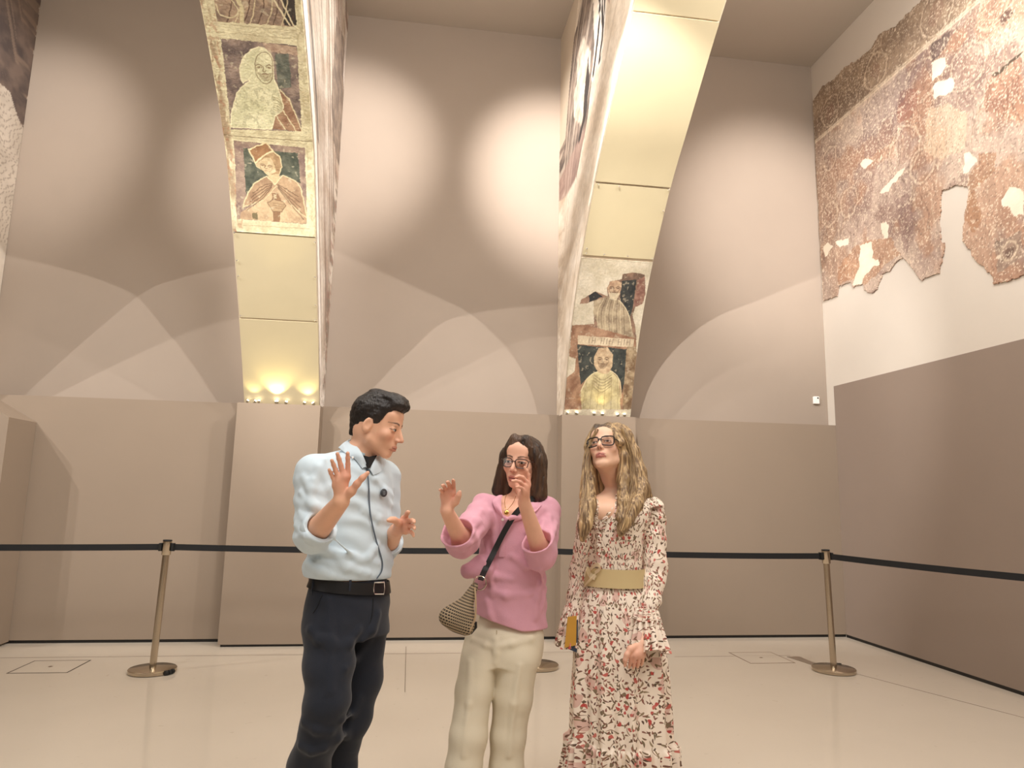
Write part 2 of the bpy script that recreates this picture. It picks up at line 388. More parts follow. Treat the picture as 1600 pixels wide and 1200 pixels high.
RS = {
 'A': [(0.606, 1.48), (0.759, 1.501), (0.92, 1.489), (0.985, 1.296), (0.975, 1.189), (0.875, 1.143), (0.848, 1.057), (0.92, 0.938), (0.97, 0.802), (0.198, 0.85), (0.184, 0.933), (0.311, 0.945), (0.257, 1.185), (0.165, 1.151), (0.071, 1.143), (0.073, 1.185), (0.263, 1.285), (0.453, 1.24), (0.421, 1.33), (0.447, 1.398), (0.608, 1.428)],
 'dk1': [(0.612, 1.414), (0.82, 1.431), (0.841, 1.149), (0.815, 1.025), (0.752, 1.114), (0.633, 1.202)],
 'dk1b': [(0.179, 1.235), (0.263, 1.283), (0.38, 1.234), (0.2, 1.167)],
 'robe': [(0.264, 1.186), (0.443, 1.239), (0.621, 1.209), (0.752, 1.114), (0.815, 1.025), (0.934, 0.816), (0.434, 0.859), (0.282, 1.049)],
 'head': [(0.432, 1.33), (0.449, 1.391), (0.527, 1.417), (0.618, 1.391), (0.625, 1.278), (0.578, 1.207), (0.488, 1.226)],
 'B': [(-0.006, 0.918), (0.184, 0.933), (0.956, 0.817), (0.995, 0.663), (1.041, 0.587), (1.043, 0.089), (-0.021, 0.06), (-0.014, 0.37), (0.107, 0.45), (0.102, 0.585), (0.003, 0.597)],
 'band': [(0.096, 0.816), (0.936, 0.809), (0.931, 0.723), (0.112, 0.725)],
 'dk2': [(0.102, 0.72), (0.914, 0.699), (0.884, 0.566), (0.841, 0.242), (0.802, 0.365), (0.63, 0.482), (0.476, 0.477), (0.311, 0.395), (0.211, 0.316)],
 'head2': [(0.37, 0.61), (0.42, 0.697), (0.549, 0.71), (0.647, 0.635), (0.659, 0.513), (0.592, 0.435), (0.459, 0.446), (0.383, 0.519)],
 'tor': [(0.217, 0.24), (0.311, 0.395), (0.456, 0.468), (0.631, 0.474), (0.777, 0.379), (0.841, 0.084), (0.253, 0.068)]}
CREAM = (226, 214, 176)
def wob(U, S, a=.006, f=40):
    P = np.stack([U*.7, S], -1); return U+a*1.4*(fbm(P, f, 3)-.5)*2, S+a*(fbm(P+9.1, f, 3)-.5)*2
def mottled(U, S, c0, c1, f=18):
    n = fbm(np.stack([U*.7, S], -1), f, 5); n = np.clip((n-.3)/.4, 0, 1)
    return lin(c0)*(1-n[..., None])+lin(c1)*n[..., None]
def line(C, U, S, pts, w, c, a=1.0, closed=False):
    d = seg_dist(U*.7, S, [(x*.7, y) for x, y in pts], closed)
    return blend(C, a*np.clip((w-d)/.004+.5, 0, 1), c)
def smooth_pl(p, n=40): return [tuple(q) for q in smooth_path(np.array(p), n)]
def face_marks(C, U, S, cx, cy, r, tilt, dark, beard):
    """a plain painted face: brows, eyes, nose, mouth and beard strokes"""
    ct, st = math.cos(tilt), math.sin(tilt)
    def T(p): return [(cx+(x*ct-y*st)*r/.7, cy+(x*st+y*ct)*r) for x, y in p]
    for sx in (-1, 1):
        C = line(C, U, S, smooth_pl(T([(sx*.12, .22), (sx*.34, .34), (sx*.58, .24)]), 10), .0035, dark)
        C = line(C, U, S, smooth_pl(T([(sx*.16, .12), (sx*.36, .18), (sx*.52, .1), (sx*.36, .06)]), 10), .0025, dark)
        C = line(C, U, S, T([(sx*.34, .12), (sx*.36, .12)]), .005, dark)
        C = line(C, U, S, smooth_pl(T([(sx*.6, .1), (sx*.5, -.3), (sx*.28, -.5)]), 12), .002, dark, .7)
    C = line(C, U, S, smooth_pl(T([(-.06, .2), (-.1, -.1), (0, -.18), (.1, -.1)]), 12), .003, dark)
    C = line(C, U, S, T([(-.13, -.39), (.13, -.39)]), .0025, (140, 92, 70), .8)
    if beard:
        C = blend(C, in_poly(U, S, T([(-.5, -.2), (-.2, -.30), (0, -.24), (.2, -.30), (.5, -.2), (.42, -.6), (.15, -.9), (-.15, -.9), (-.42, -.6)]))*.45, dark)
        C = line(C, U, S, smooth_pl(T([(-.22, -.38), (0, -.30), (.22, -.38)]), 10), .0035, dark, .8)
        C = line(C, U, S, smooth_pl(T([(-.16, -.52), (0, -.70), (.16, -.52)]), 10), .003, dark, .6)
    return C
def paint_left(U0, S0):
    U, S = wob(U0, S0)
    C = mottled(U, S, (232, 222, 178), (206, 192, 150), 14)
    # worn brown left border and stained edges
    e = fbm(np.stack([U*1.2, S*.35], -1), 22, 4)
    C = blend(C, np.clip((.10-U)/.05, 0, 1)*np.clip((e-.42)/.12, 0, 1)*.8, (158, 124, 92))
    C = blend(C, np.clip(.30-np.abs(U-.06), 0, 1)*np.clip((fbm(np.stack([U, S], -1), 30, 4)-.58)/.06, 0, 1)*1.6*(U < .13), (176, 104, 70))
    C = blend(C, (U > .92)*np.clip((fbm(np.stack([U, S], -1), 26, 4)-.52)/.1, 0, 1)*.5, (176, 160, 112))
    C = line(C, U, S, [(0.0, 2.440), (1, 2.452)], .003, (120, 96, 66))
    for s_ in (3.30, 3.245, 2.48, 2.415, 1.705): C = line(C, U, S, [(.1, s_), (.93, s_+.01)], .0015, (150, 128, 90), .8)
    f = lambda k: in_poly(U, S, LS[k])
    # upper panel: lower half of a draped figure
    C = blend(C, f('bg1'), mottled(U, S, (140, 116, 98), (184, 154, 122), 16))
    C = blend(C, in_poly(U, S, [(.80, 3.34), (.93, 3.35), (.95, 3.8), (.84, 3.8)]), (70, 62, 56))
    for k in range(9):
        a = .22+.075*k
        C = blend(C, .9*np.clip((.004-np.abs((U-a-.12*np.sin((S-3.3)*(5+k % 3)))*.7))/.003+.5, 0, 1)*f('bg1'), (216, 196, 150) if k % 2 else (92, 66, 54))
    C = line(C, U, S, smooth_pl([(.16, 3.47), (.28, 3.50), (.36, 3.42), (.30, 3.36), (.18, 3.37), (.15, 3.44)], 30), .004, (222, 206, 160))
    C = line(C, U, S, [(.62, 3.7), (.74, 3.5), (.86, 3.35)], .006, (226, 208, 164)); C = line(C, U, S, [(.72, 3.7), (.80, 3.52), (.90, 3.35)], .005, (226, 208, 164))
    C = line(C, U, S, [(.33, 3.56), (.40, 3.44), (.38, 3.33)], .014, (214, 198, 150))
    # middle panel: hooded bearded man
    C = blend(C, f('bg2'), mottled(U, S, (112, 95, 90), (166, 142, 126), 16))
    C = blend(C, in_poly(U, S, [(.56, 3.205), (.91, 3.20), (.91, 3.14), (.60, 3.15)])*.8, mottled(U, S, (176, 140, 116), (206, 176, 146), 30))
    C = blend(C, f('gr2')*.9, mottled(U, S, (84, 92, 82), (122, 126, 110), 22))
    C = blend(C, f('red2'), mottled(U, S, (150, 108, 80), (182, 142, 106), 18))
    C = blend(C, f('fig2'), mottled(U, S, (208, 204, 158), (232, 226, 182), 10))
    st = fbm(np.stack([U*1.3+S*.5, S*.9-U*.4], -1), 26, 3)
    C = blend(C, f('fig2')*(S < 2.86)*np.clip((st-.56)/.08, 0, 1)*.5, (166, 160, 122))
    C = line(C, U, S, LS['fig2'], .004, (240, 230, 186), 1, True)
    C = line(C, U, S, smooth_pl(LS['face2'], 50), .003, (130, 104, 70), .9, True)
    C = face_marks(C, U, S, .545, 3.01, .105, .04, (138, 110, 76), True)
    for k in range(0): C = line(C, U, S, smooth_pl([(.49+.028*k, 3.105), (.50+.03*k, 3.122), (.51+.03*k, 3.105)], 8), .003, (120, 92, 60))
    for k in range(6): C = line(C, U, S, smooth_pl([(.60, 2.80-.02*k), (.66, 2.79-.022*k), (.69, 2.75-.02*k)], 8), .0022, (160, 140, 96))
    for p in ([(.69, 2.86), (.77, 2.80), (.83, 2.68), (.89, 2.54)], [(.70, 2.70), (.76, 2.62), (.82, 2.54)], [(.62, 2.65), (.66, 2.59), (.70, 2.54)]):
        C = line(C, U, S, p, .004, (232, 216, 168))
    # lower panel: man in a tall hat and cape
    C = blend(C, f('bg3'), mottled(U, S, (136, 110, 100), (172, 146, 124), 18))
    C = blend(C, f('gr3'), mottled(U, S, (74, 80, 68), (108, 110, 92), 24))
    C = blend(C, f('head3'), mottled(U, S, (150, 116, 76), (184, 150, 104), 30))
    C = line(C, U, S, LS['head3'], .004, (222, 204, 154), 1, True)
    C = blend(C, f('face3'), mottled(U, S, (196, 170, 124), (216, 192, 146), 30))
    C = blend(C, f('hat3'), mottled(U, S, (146, 100, 62), (170, 124, 78), 26)); C = line(C, U, S, LS['hat3'], .005, (232, 212, 160), 1, True)
    C = face_marks(C, U, S, .445, 2.205, .085, -.12, (134, 100, 70), False)
    C = blend(C, in_poly(U, S, [(.46, 2.13), (.58, 2.15), (.62, 2.06), (.53, 2.04), (.45, 2.08)]), (206, 182, 134))
    C = blend(C, f('cape3'), mottled(U, S, (158, 124, 92), (190, 156, 116), 16)); C = line(C, U, S, LS['cape3'], .0045, (226, 206, 156), .9, True)
    C = blend(C, f('low3'), mottled(U, S, (182, 148, 112), (212, 184, 140), 14))
    for k in range(5):
        C = line(C, U, S, smooth_pl([(.50, 2.055-.008*k), (.40-.01*k, 2.03-.03*k), (.27-.02*k, 1.96-.035*k)], 14), .003, (102, 72, 54), .85)
        C = line(C, U, S, smooth_pl([(.57, 2.05-.008*k), (.66+.01*k, 2.02-.03*k), (.80+.015*k, 1.96-.045*k)], 14), .003, (102, 72, 54), .85)
    C = blend(C, in_poly(U, S, [(.49, 1.97), (.56, 1.98), (.60, 1.92), (.57, 1.75), (.49, 1.75)]), (150, 112, 78))
    C = blend(C, f('hand3'), (186, 154, 112)); C = line(C, U, S, LS['hand3'], .003, (118, 86, 62), .9, True)
    for k in range(3): C = line(C, U, S, [(.50, 1.895-.02*k), (.63, 1.885-.018*k)], .0018, (118, 86, 62), .9)
    for k in range(9): C = line(C, U, S, [(.53+.012*(k % 3-1), 1.935+.012*(k//3)), (.531+.012*(k % 3-1), 1.935+.012*(k//3))], .0035, (236, 220, 176))
    C = blend(C, in_poly(U, S, [(.25, 1.80), (.31, 1.805), (.31, 1.755), (.25, 1.76)]), (126, 112, 78))
    # losses and stains
    w = fbm(np.stack([U*.7, S], -1)+31, 34, 4); C = blend(C, np.clip((w-.70)/.05, 0, 1)*.4, (216, 202, 166))
    g = fbm(np.stack([U*.7, S], -1)+3, 90, 2)[..., None]; C = C*.8+C.mean(-1, keepdims=True)*.2; return C*(.86+.28*g)
def paint_right(U0, S0):
    U, S = wob(U0, S0, .005, 30)
    C = mottled(U, S, (202, 189, 164), (184, 170, 142), 10)
    f = lambda k: in_poly(U, S, RS[k])
    C = blend(C, f('A'), mottled(U, S, (104, 80, 64), (148, 112, 88), 16))
    C = blend(C, in_poly(U, S, [(.84, 1.43), (.98, 1.5), (.98, 1.15), (.85, 1.15)])*f('A'), mottled(U, S, (120, 78, 64), (150, 108, 88), 24))
    C = blend(C, f('dk1')*f('A'), mottled(U, S, (42, 44, 44), (62, 62, 58), 24)); C = blend(C, f('dk1b'), (48, 48, 48))
    C = blend(C, f('robe'), mottled(U, S, (134, 114, 88), (172, 152, 118), 14))
    for k in range(8):
        a = .34+.055*k; C = line(C, U, S, smooth_pl([(.40+.04*k, 1.22), (a, 1.06), (a+.05, .86)], 12), .003, (92, 72, 54) if k % 2 else (196, 176, 138), .8)
    C = line(C, U, S, smooth_pl([(.62, 1.21), (.75, 1.11), (.82, 1.02), (.86, .92)], 14), .0035, (206, 188, 148))
    C = blend(C, f('head'), mottled(U, S, (158, 122, 92), (190, 158, 120), 40)); C = face_marks(C, U, S, .53, 1.32, .085, 0, (84, 60, 46), True)
    C = blend(C, in_poly(U, S, [(.45, 1.28), (.62, 1.28), (.58, 1.2), (.49, 1.21)])*.6, (200, 186, 152))
    C = blend(C, f('B'), mottled(U, S, (128, 88, 62), (164, 124, 92), 14))
    C = blend(C, f('dk2'), mottled(U, S, (46, 50, 48), (68, 70, 64), 22))
    C = blend(C, f('tor'), mottled(U, S, (158, 142, 98), (196, 180, 130), 14))
    for k in range(6): C = line(C, U, S, smooth_pl([(.30+.09*k, .40), (.28+.1*k, .22), (.27+.105*k, .08)], 10), .0025, (120, 102, 68), .7)
    C = line(C, U, S, smooth_pl([(.22, .25), (.31, .39), (.46, .46), (.63, .47), (.78, .38), (.83, .2)], 20), .004, (206, 190, 144))
    C = blend(C, f('head2'), mottled(U, S, (164, 134, 98), (196, 168, 128), 36)); C = face_marks(C, U, S, .51, .575, .10, 0, (92, 68, 50), True)
    for k in range(5): C = line(C, U, S, smooth_pl([(.40, .42-.03*k), (.53, .37-.03*k), (.66, .43-.03*k)], 10), .003, (110, 92, 66), .8)
    # worn painted band between the two figures with traces of strokes
    C = blend(C, f('band'), mottled(U, S, (176, 154, 122), (200, 180, 146), 20))
    for k in range(15):
        a = .27+.043*k
        if k in (3, 9): continue
        C = line(C, U, S, [(a, .742), (a+.004, .80)], .0032, (84, 62, 50), .75)
        if k % 3 == 1: C = line(C, U, S, [(a, .77), (a+.03, .772)], .0028, (84, 62, 50), .7)
    C = blend(C, in_poly(U, S, [(.84, .72), (1, .74), (1, .07), (.87, .07)])*f('B'), mottled(U, S, (112, 84, 56), (164, 140, 104), 22))
    w = fbm(np.stack([U*.7, S], -1)+11, 40, 4); C = blend(C, np.clip((w-.68)/.05, 0, 1)*.45, (180, 162, 132))
    C = line(C, U, S, [(.9, 1.615), (.985, 1.61)], .006, (110, 96, 78), .8)
    g = fbm(np.stack([U*.7, S], -1)+5, 80, 2)[..., None]; C = C*.8+C.mean(-1, keepdims=True)*.2; return C*(.84+.3*g)
def face_fresco(t, x, sgn, tab, ys, zs, paint, step=.014, off=.006):
    """painting on the side face of an arch, kept to the part above the intrados"""
    Q = tab[1]; y = np.linspace(ys[0], DU-.008, int((DU-ys[0])/step)); zi = np.interp(y, Q[::-1, 0], Q[::-1, 1])
    y = np.concatenate([y[y < 6.92], [6.9195], y[y >= 6.92]]); zi = np.interp(y, Q[::-1, 0], Q[::-1, 1]); zi = np.where(y > 6.9199, 2.2, zi)
    nz = int((zs[1]-zs[0])/step); tt = np.linspace(0, 1, nz); Y = np.repeat(y[:, None], nz, 1); Z = (zi+.004)[:, None]+tt[None]*(ZC-.03-zi)[:, None]
    C, msk = paint(Y, Z, Z-zi[:, None])
    keep = msk[:-1, :-1] & msk[1:, :-1] & msk[1:, 1:] & msk[:-1, 1:]
    V = np.stack([np.full(Y.shape, x+sgn*off), Y, Z], -1).reshape(-1, 3); F = grid_faces(len(y), nz, keep)
    if sgn < 0: F = F[:, ::-1]
    used = np.unique(F); rm = np.full(len(V), -1); rm[used] = np.arange(len(used))
    o = obj('side_fresco', V[used], rm[F], M_fresco, t, False, C.reshape(-1, 3)[used])
    md = o.modifiers.new('thick', 'SOLIDIFY'); md.thickness = .004; md.offset = -1
def streaks(Y, Z, H, f=9, st=7):
    """noise drawn out along the curve of the arch"""
    a = np.arctan2(Z-2.2, 7.2-Y)
    return fbm(np.stack([H*f, a*f/st*3], -1), 1.0, 5), fbm(np.stack([H*f*2.6, a*f/st*5], -1)+7, 1.0, 4)
def paint_side_left(Y, Z, H):
    n, n2 = streaks(Y, Z, H, 10)
    C = mottled(Y, Z, (182, 166, 150), (214, 204, 192), 5)
    C = blend(C, np.clip((n-.5)/.08, 0, 1)*.75, (124, 110, 98)); C = blend(C, np.clip((n2-.58)/.06, 0, 1)*.5, (156, 116, 104))
    C = blend(C, np.clip((.22-H)/.1, 0, 1)*np.clip((n2-.3)/.2, 0, 1), (236, 228, 220))
    C = blend(C, np.clip((.08-np.abs(H-.30-.05*n))/.04, 0, 1)*(Z > 4.3)*.7, (74, 68, 68))
    band = in_poly(Y+.1*(n2-.5), Z, [(6.3, 5.9), (6.9, 6.1), (7.3, 6.1), (7.3, 4.95), (7.17, 4.8), (6.6, 4.8), (6.3, 4.99), (6.25, 5.4)])
    C = blend(C, band*.85, mottled(Y, Z, (110, 98, 90), (150, 134, 120), 12))
    C = blend(C, in_poly(Y, Z, [(7.0, 6.3), (7.3, 6.4), (7.3, 5.6), (7.05, 5.75)])*.9, (222, 212, 204))
    return C*(.85+.3*vnoise(np.stack([Y, Z], -1), 60)[..., None]), Y > 3
DK = [(6.15, 6.3), (5.5, 6.3), (5.72, 5.96), (5.69, 5.41), (5.78, 5.16), (5.93, 4.89), (6.13, 4.7), (6.37, 4.5), (6.83, 4.51), (7.19, 4.6), (7.19, 5.52), (7.06, 6.0), (6.68, 6.1), (6.34, 6.15)]
PALE = [(6.12, 5.88), (5.98, 5.68), (5.81, 5.49), (5.84, 5.3), (6.03, 5.18), (5.97, 5.0), (6.13, 4.9), (6.27, 5.03), (6.5, 5.23), (6.5, 5.46), (6.36, 5.52), (6.36, 5.81)]
def paint_side_right(Y, Z, H):
    n, n2 = streaks(Y, Z, H, 9); w = .07*(n2-.5)
    C = mottled(Y, Z, (206, 190, 170), (228, 216, 200), 6); C = blend(C, np.clip((n-.56)/.08, 0, 1)*.4, (170, 146, 120))
    dk = in_poly(Y+w, Z+w, DK); C = blend(C, dk, mottled(Y, Z, (112, 100, 92), (162, 144, 130), 9))
    C = blend(C, dk*np.clip((n2-.5)/.06, 0, 1)*.6, (70, 64, 62)); C = blend(C, dk*np.clip((n-.56)/.05, 0, 1)*.6, (206, 192, 176))
    C = blend(C, dk*(Z < 4.85)*.5, (168, 138, 128))
    pl = in_poly(Y+w, Z-w, PALE); C = blend(C, pl, mottled(Y*1.5, Z, (178, 164, 148), (216, 204, 188), 14))
    C = blend(C, in_poly(Y+w, Z, [(5.9, 5.5), (6.02, 5.3), (6.1, 5.0), (6.3, 4.85), (6.25, 4.8), (5.98, 4.95), (5.86, 5.2)]), (66, 60, 58))
    for p in ([(5.62, 6.2), (5.5, 5.85), (5.55, 5.4)], [(5.35, 6.1), (5.3, 5.8), (5.38, 5.45)], [(5.5, 5.6), (5.62, 5.35), (5.72, 5.2)], [(5.42, 5.7), (5.4, 5.4), (5.5, 5.2)]):
        d = seg_dist(Y+w, Z, smooth_pl(p, 12)); C = blend(C, np.clip((.035-d)/.012, 0, 1), (66, 62, 62)); C = blend(C, np.clip((.012-np.abs(d-.05))/.008, 0, 1), (238, 230, 222))
    C = blend(C, in_poly(Y, Z, [(5.16, 5.95), (5.3, 6.1), (5.25, 5.6), (5.18, 5.5)])*.6, (150, 96, 96))
    C = blend(C, np.clip((.1-H)/.05, 0, 1)*(Z > 4), (240, 232, 218))
    return C*(.88+.24*vnoise(np.stack([Y, Z], -1), 50)[..., None]), (Y > 3) & ((H < 3) & (Z < 6.5-.35*np.clip(Y-6.3, 0, 1)))
def paint_side_far(Y, Z, H):
    n, n2 = streaks(Y, Z, H, 7)
    C = mottled(Y, Z, (206, 196, 184), (224, 214, 202), 6)
    wv = np.sin(70*(Z+.25*np.sin(4*Y)+.5*(n-.5))); C = blend(C, np.clip((wv-.75)/.2, 0, 1)*.55*(Z > 3.7), (130, 112, 98))
    dk = in_poly(Y+.08*(n2-.5), Z, [(5.2, 6.5), (7.2, 6.5), (7.2, 4.93), (7.05, 5.0), (6.9, 5.15), (6.6, 5.12), (5.2, 5.2)])
    C = blend(C, dk, mottled(Y, Z, (92, 82, 80), (128, 112, 104), 8)); C = blend(C, dk*np.clip((n2-.58)/.05, 0, 1)*.6, (150, 132, 118))
    return C, Y > 3
FR, FRT = arch(PL, -4.70, -4.0, 'arch at the left picture edge with dark painted side face')
face_fresco(FR, -4.0, 1, FRT, (4.6, 7.2), (2.2, 6.6), paint_side_far)
LA, LT = arch(PL, -1.595, -.895, 'left arch with a hooded man and a man in a hat painted underneath')
soffit_slab(LA, LT, -1.59, -.90, .004, .862, .012); soffit_slab(LA, LT, -1.585, -.905, .872, 1.642, .008)
soffit_fresco(LA, LT, -1.590, -.900, 1.652, 3.95, paint_left)
face_fresco(LA, -.895, 1, LT, (3.4, 7.2), (2.2, 6.5), paint_side_left)
clips(LA, LT, -1.595, -.895, [(.03, 1.64), (.98, 1.60), (.035, 1.40), (.035, 1.27), (.97, 1.30), (.97, 1.05), (.03, .89), (.96, .885)])
RA, RT = arch(PR, 1.5, 2.2, 'right arch with a bare plaster underside above a damaged painting of two men')
soffit_fresco(RA, RT, 1.505, 2.195, .004, 1.60, paint_right)
soffit_slab(RA, RT, 1.505, 2.195, 1.63, 2.305, .010); soffit_slab(RA, RT, 1.505, 2.195, 2.325, 3.70, .014); soffit_slab(RA, RT, 1.51, 2.19, 3.712, 4.9, .008)
face_fresco(RA, 1.5, -1, RT, (3.4, 7.2), (2.2, 6.5), paint_side_right)
clips(RA, RT, 1.5, 2.2, [(.05, 2.30), (.32, 2.295), (.97, 2.30), (.97, 2.1), (.05, 1.70), (.05, 1.65), (.3, 1.65), (.62, 1.65), (.97, 1.64)])

# ------------------------------------------------------------------ mural on the right wall
WS = {
 'mask': [(7.17, 6.12), (6.98, 6.19), (6.74, 6.14), (6.56, 6.16), (6.3, 6.1), (6.1, 6.08), (5.96, 6.15), (5.73, 6.07), (5.57, 6.08), (5.37, 6.08), (5.28, 6.07), (4.4, 6.09), (3.3, 6.04), (2.9, 5.8), (3.0, 5.2), (2.85, 4.6), (3.05, 3.9), (2.95, 3.3), (3.6, 3.2), (4.54, 3.13), (4.56, 3.13), (4.7, 3.13), (4.84, 3.15), (4.85, 3.24), (5.0, 3.4), (5.06, 3.53), (5.12, 3.62), (5.1, 3.72), (5.07, 3.82), (5.03, 3.91), (5.0, 4.01), (5.01, 4.06), (5.13, 4.12), (5.3, 4.14), (5.33, 4.06), (5.32, 3.98), (5.35, 3.89), (5.35, 3.79), (5.35, 3.7), (5.31, 3.66), (5.33, 3.58), (5.37, 3.5), (5.4, 3.42), (5.63, 3.42), (5.72, 3.55), (5.84, 3.71), (5.93, 3.7), (6.04, 3.64), (6.14, 3.64), (6.19, 3.59), (6.24, 3.51), (6.34, 3.5), (6.44, 3.56), (6.45, 3.63), (6.62, 3.65), (6.68, 3.73), (6.86, 3.73), (6.9, 3.63), (7.17, 3.65)],
 'robe': [(4.68, 4.86), (4.53, 4.85), (4.38, 4.85), (4.42, 4.32), (4.64, 4.51), (4.76, 4.59), (4.78, 4.69), (4.74, 4.81)],
 'gap': [(4.68, 4.88), (4.53, 4.87), (4.37, 4.88), (4.38, 4.86), (4.53, 4.84), (4.65, 4.85)],
 'org': [(5.07, 3.78), (4.97, 3.64), (4.89, 3.73), (4.94, 3.99), (4.72, 4.06), (4.7, 4.21), (4.88, 4.28), (4.88, 4.21), (4.99, 4.16), (5.0, 4.01)],
 'org2': [(6.44, 3.61), (6.07, 3.73), (5.87, 3.76), (5.97, 3.96), (6.29, 4.05), (6.51, 4.08), (6.86, 3.95), (6.87, 3.75), (6.63, 3.73), (6.42, 3.78)],
 'box': [(4.79, 3.48), (4.53, 3.48), (4.54, 3.26), (4.78, 3.23)], 'pale': [(5.39, 4.99), (5.14, 4.9), (4.94, 4.67), (5.0, 4.39), (5.27, 4.43), (5.46, 4.62)],
 'purp': [(5.89, 4.34), (5.7, 4.29), (5.66, 4.04), (5.76, 3.73), (5.83, 3.78), (5.84, 4.03)],
 'red1': [(5.73, 5.36), (5.5, 5.28), (5.5, 5.08), (5.63, 5.02), (5.78, 5.07)], 'dk1': [(5.29, 5.56), (5.05, 5.56), (5.07, 5.46), (5.18, 5.4), (5.3, 5.4)], 'dk2': [(4.55, 5.3), (4.44, 5.32), (4.42, 5.23), (4.54, 5.23)]}
WW = [[(5.3, 5.39), (5.23, 5.38), (5.13, 5.32), (5.12, 5.24), (5.21, 5.21), (5.3, 5.2)], [(5.29, 5.15), (5.2, 5.15), (5.08, 5.09), (5.04, 5.02), (5.07, 4.99), (5.18, 5.0), (5.3, 5.03)],
 [(6.39, 4.94), (6.32, 4.96), (6.21, 4.92), (6.17, 4.86), (6.24, 4.85), (6.33, 4.85)], [(6.11, 4.49), (6.01, 4.52), (5.89, 4.55), (5.81, 4.6), (5.71, 4.58), (5.75, 4.54), (5.81, 4.53), (5.88, 4.49), (5.96, 4.44), (6.08, 4.47)],
 [(6.12, 4.18), (6.05, 4.16), (6.02, 4.08), (6.04, 3.99), (6.08, 3.99), (6.11, 4.07)], [(6.46, 4.07), (6.27, 4.02), (6.26, 3.86), (6.16, 3.76), (6.18, 3.74), (6.31, 3.76), (6.43, 3.69), (6.46, 3.63), (6.61, 3.68), (6.56, 3.76), (6.49, 3.83)],
 [(5.02, 4.37), (4.95, 4.34), (4.93, 4.28), (4.89, 4.23), (5.0, 4.18), (5.06, 4.2), (5.02, 4.26)], [(4.7, 3.79), (4.61, 3.86), (4.49, 3.79), (4.51, 3.59), (4.58, 3.63), (4.62, 3.72), (4.69, 3.73)],
 [(6.89, 4.25), (6.76, 4.24), (6.64, 4.21), (6.67, 4.15), (6.79, 4.15)], [(7.1, 4.27), (7.01, 4.29), (6.92, 4.21), (7.05, 4.14), (7.1, 4.14)]]
def paint_mural(Y0, Z0):
    P0 = np.stack([Y0, Z0], -1); Y = Y0+.03*(fbm(P0, 12, 4)-.5)*2; Z = Z0+.03*(fbm(P0+4, 12, 4)-.5)*2; P = np.stack([Y, Z], -1)
    n = np.clip((fbm(P, 1.6, 4)-.35)/.3, 0, 1)[..., None]; C = lin((172, 142, 126))*(1-n)+lin((196, 168, 146))*n
    C = blend(C, np.clip((fbm(P+5, 2.2, 4)-.52)/.1, 0, 1)*.6, (142, 104, 92)); C = blend(C, np.clip((fbm(P+15, 2.6, 4)-.54)/.1, 0, 1)*.55, (186, 128, 82))
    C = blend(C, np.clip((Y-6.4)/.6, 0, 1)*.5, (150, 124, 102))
    f = lambda k: in_poly(Y, Z, WS[k])
    C = blend(C, (Z > 5.60), mottled(Y, Z, (142, 116, 92), (176, 146, 114), 5))
    for cy, cz, r in ((6.85, 5.80, .17), (6.05, 5.80, .18), (5.2, 5.82, .2), (6.6, 4.6, .15), (5.72, 4.75, .22), (5.5, 4.5, .16), (4.9, 5.1, .2), (4.6, 5.42, .15), (6.95, 4.6, .14), (5.9, 5.05, .16), (6.9, 5.25, .13), (5.45, 5.3, .2)):
        d = np.abs(np.hypot(Y-cy, Z-cz)-r); C = blend(C, np.clip((.012-d)/.01, 0, 1)*.6, (220, 194, 160)); C = blend(C, np.clip((.008-np.abs(d-.024))/.008, 0, 1)*.5, (112, 78, 64))
        C = blend(C, (np.hypot((Y-cy)*1.2, Z-cz) < r*.55)*.45, (150, 106, 84))
        for k in range(6):   # drapery strokes below each head
            a = cy+(k-2.5)*.05; d2 = np.abs(Y-a-.05*np.sin((Z-cz)*9+k)); C = blend(C, np.clip((.009-d2)/.007, 0, 1)*((Z < cz-r) & (Z > cz-r-.5))*.45, (108, 72, 60) if k % 2 else (218, 186, 150))
    C = blend(C, f('purp')*.6, (146, 112, 104)); C = blend(C, f('pale')*.5, (222, 192, 152)); C = blend(C, f('red1')*.75, mottled(Y, Z, (138, 82, 66), (168, 108, 84), 14))
    C = blend(C, f('dk1')*.85, mottled(Y, Z, (82, 66, 64), (128, 104, 96), 16)); C = blend(C, f('dk2')*.85, (96, 66, 58))
    C = blend(C, f('org')*.65, (176, 118, 66)); C = blend(C, f('org2')*.7, mottled(Y, Z, (166, 108, 62), (196, 142, 96), 10))
    C = blend(C, in_poly(Y, Z, [(5.35, 5.55), (6.3, 5.52), (6.3, 4.95), (5.9, 4.9), (5.75, 5.2)])*.4, (128, 104, 104))
    C = blend(C, f('robe')*.8, mottled(Y, Z, (160, 106, 78), (186, 134, 98), 10))
    for k in range(7): C = blend(C, np.clip((.007-np.abs(Y-4.42-.05*k-.03*np.sin(Z*14+k)))/.006, 0, 1)*f('robe')*.6, (112, 66, 52))
    C = blend(C, f('gap'), (92, 76, 58)); C = blend(C, f('box')*.75, mottled(Y, Z, (134, 112, 96), (168, 142, 122), 12))
    d = np.abs(np.hypot(Y-4.66, Z-3.37)-.075); C = blend(C, np.clip((.014-d)/.01, 0, 1)*.8, (206, 180, 146)); C = blend(C, (np.hypot(Y-4.66, Z-3.36) < .04)*.8, (108, 80, 66))
    C = blend(C, np.clip((.028-np.abs(Z0-5.59))/.012, 0, 1)*.85, mottled(Y, Z, (206, 180, 146), (232, 212, 182), 20)); C = blend(C, np.clip((.004-np.abs(Z0-5.59))/.004, 0, 1)*.7, (120, 88, 70))
    # worn specks, vertical brush texture
    v = fbm(np.stack([Y*5, Z*1.3], -1), 7, 4); C = C*(.80+.42*v[..., None])
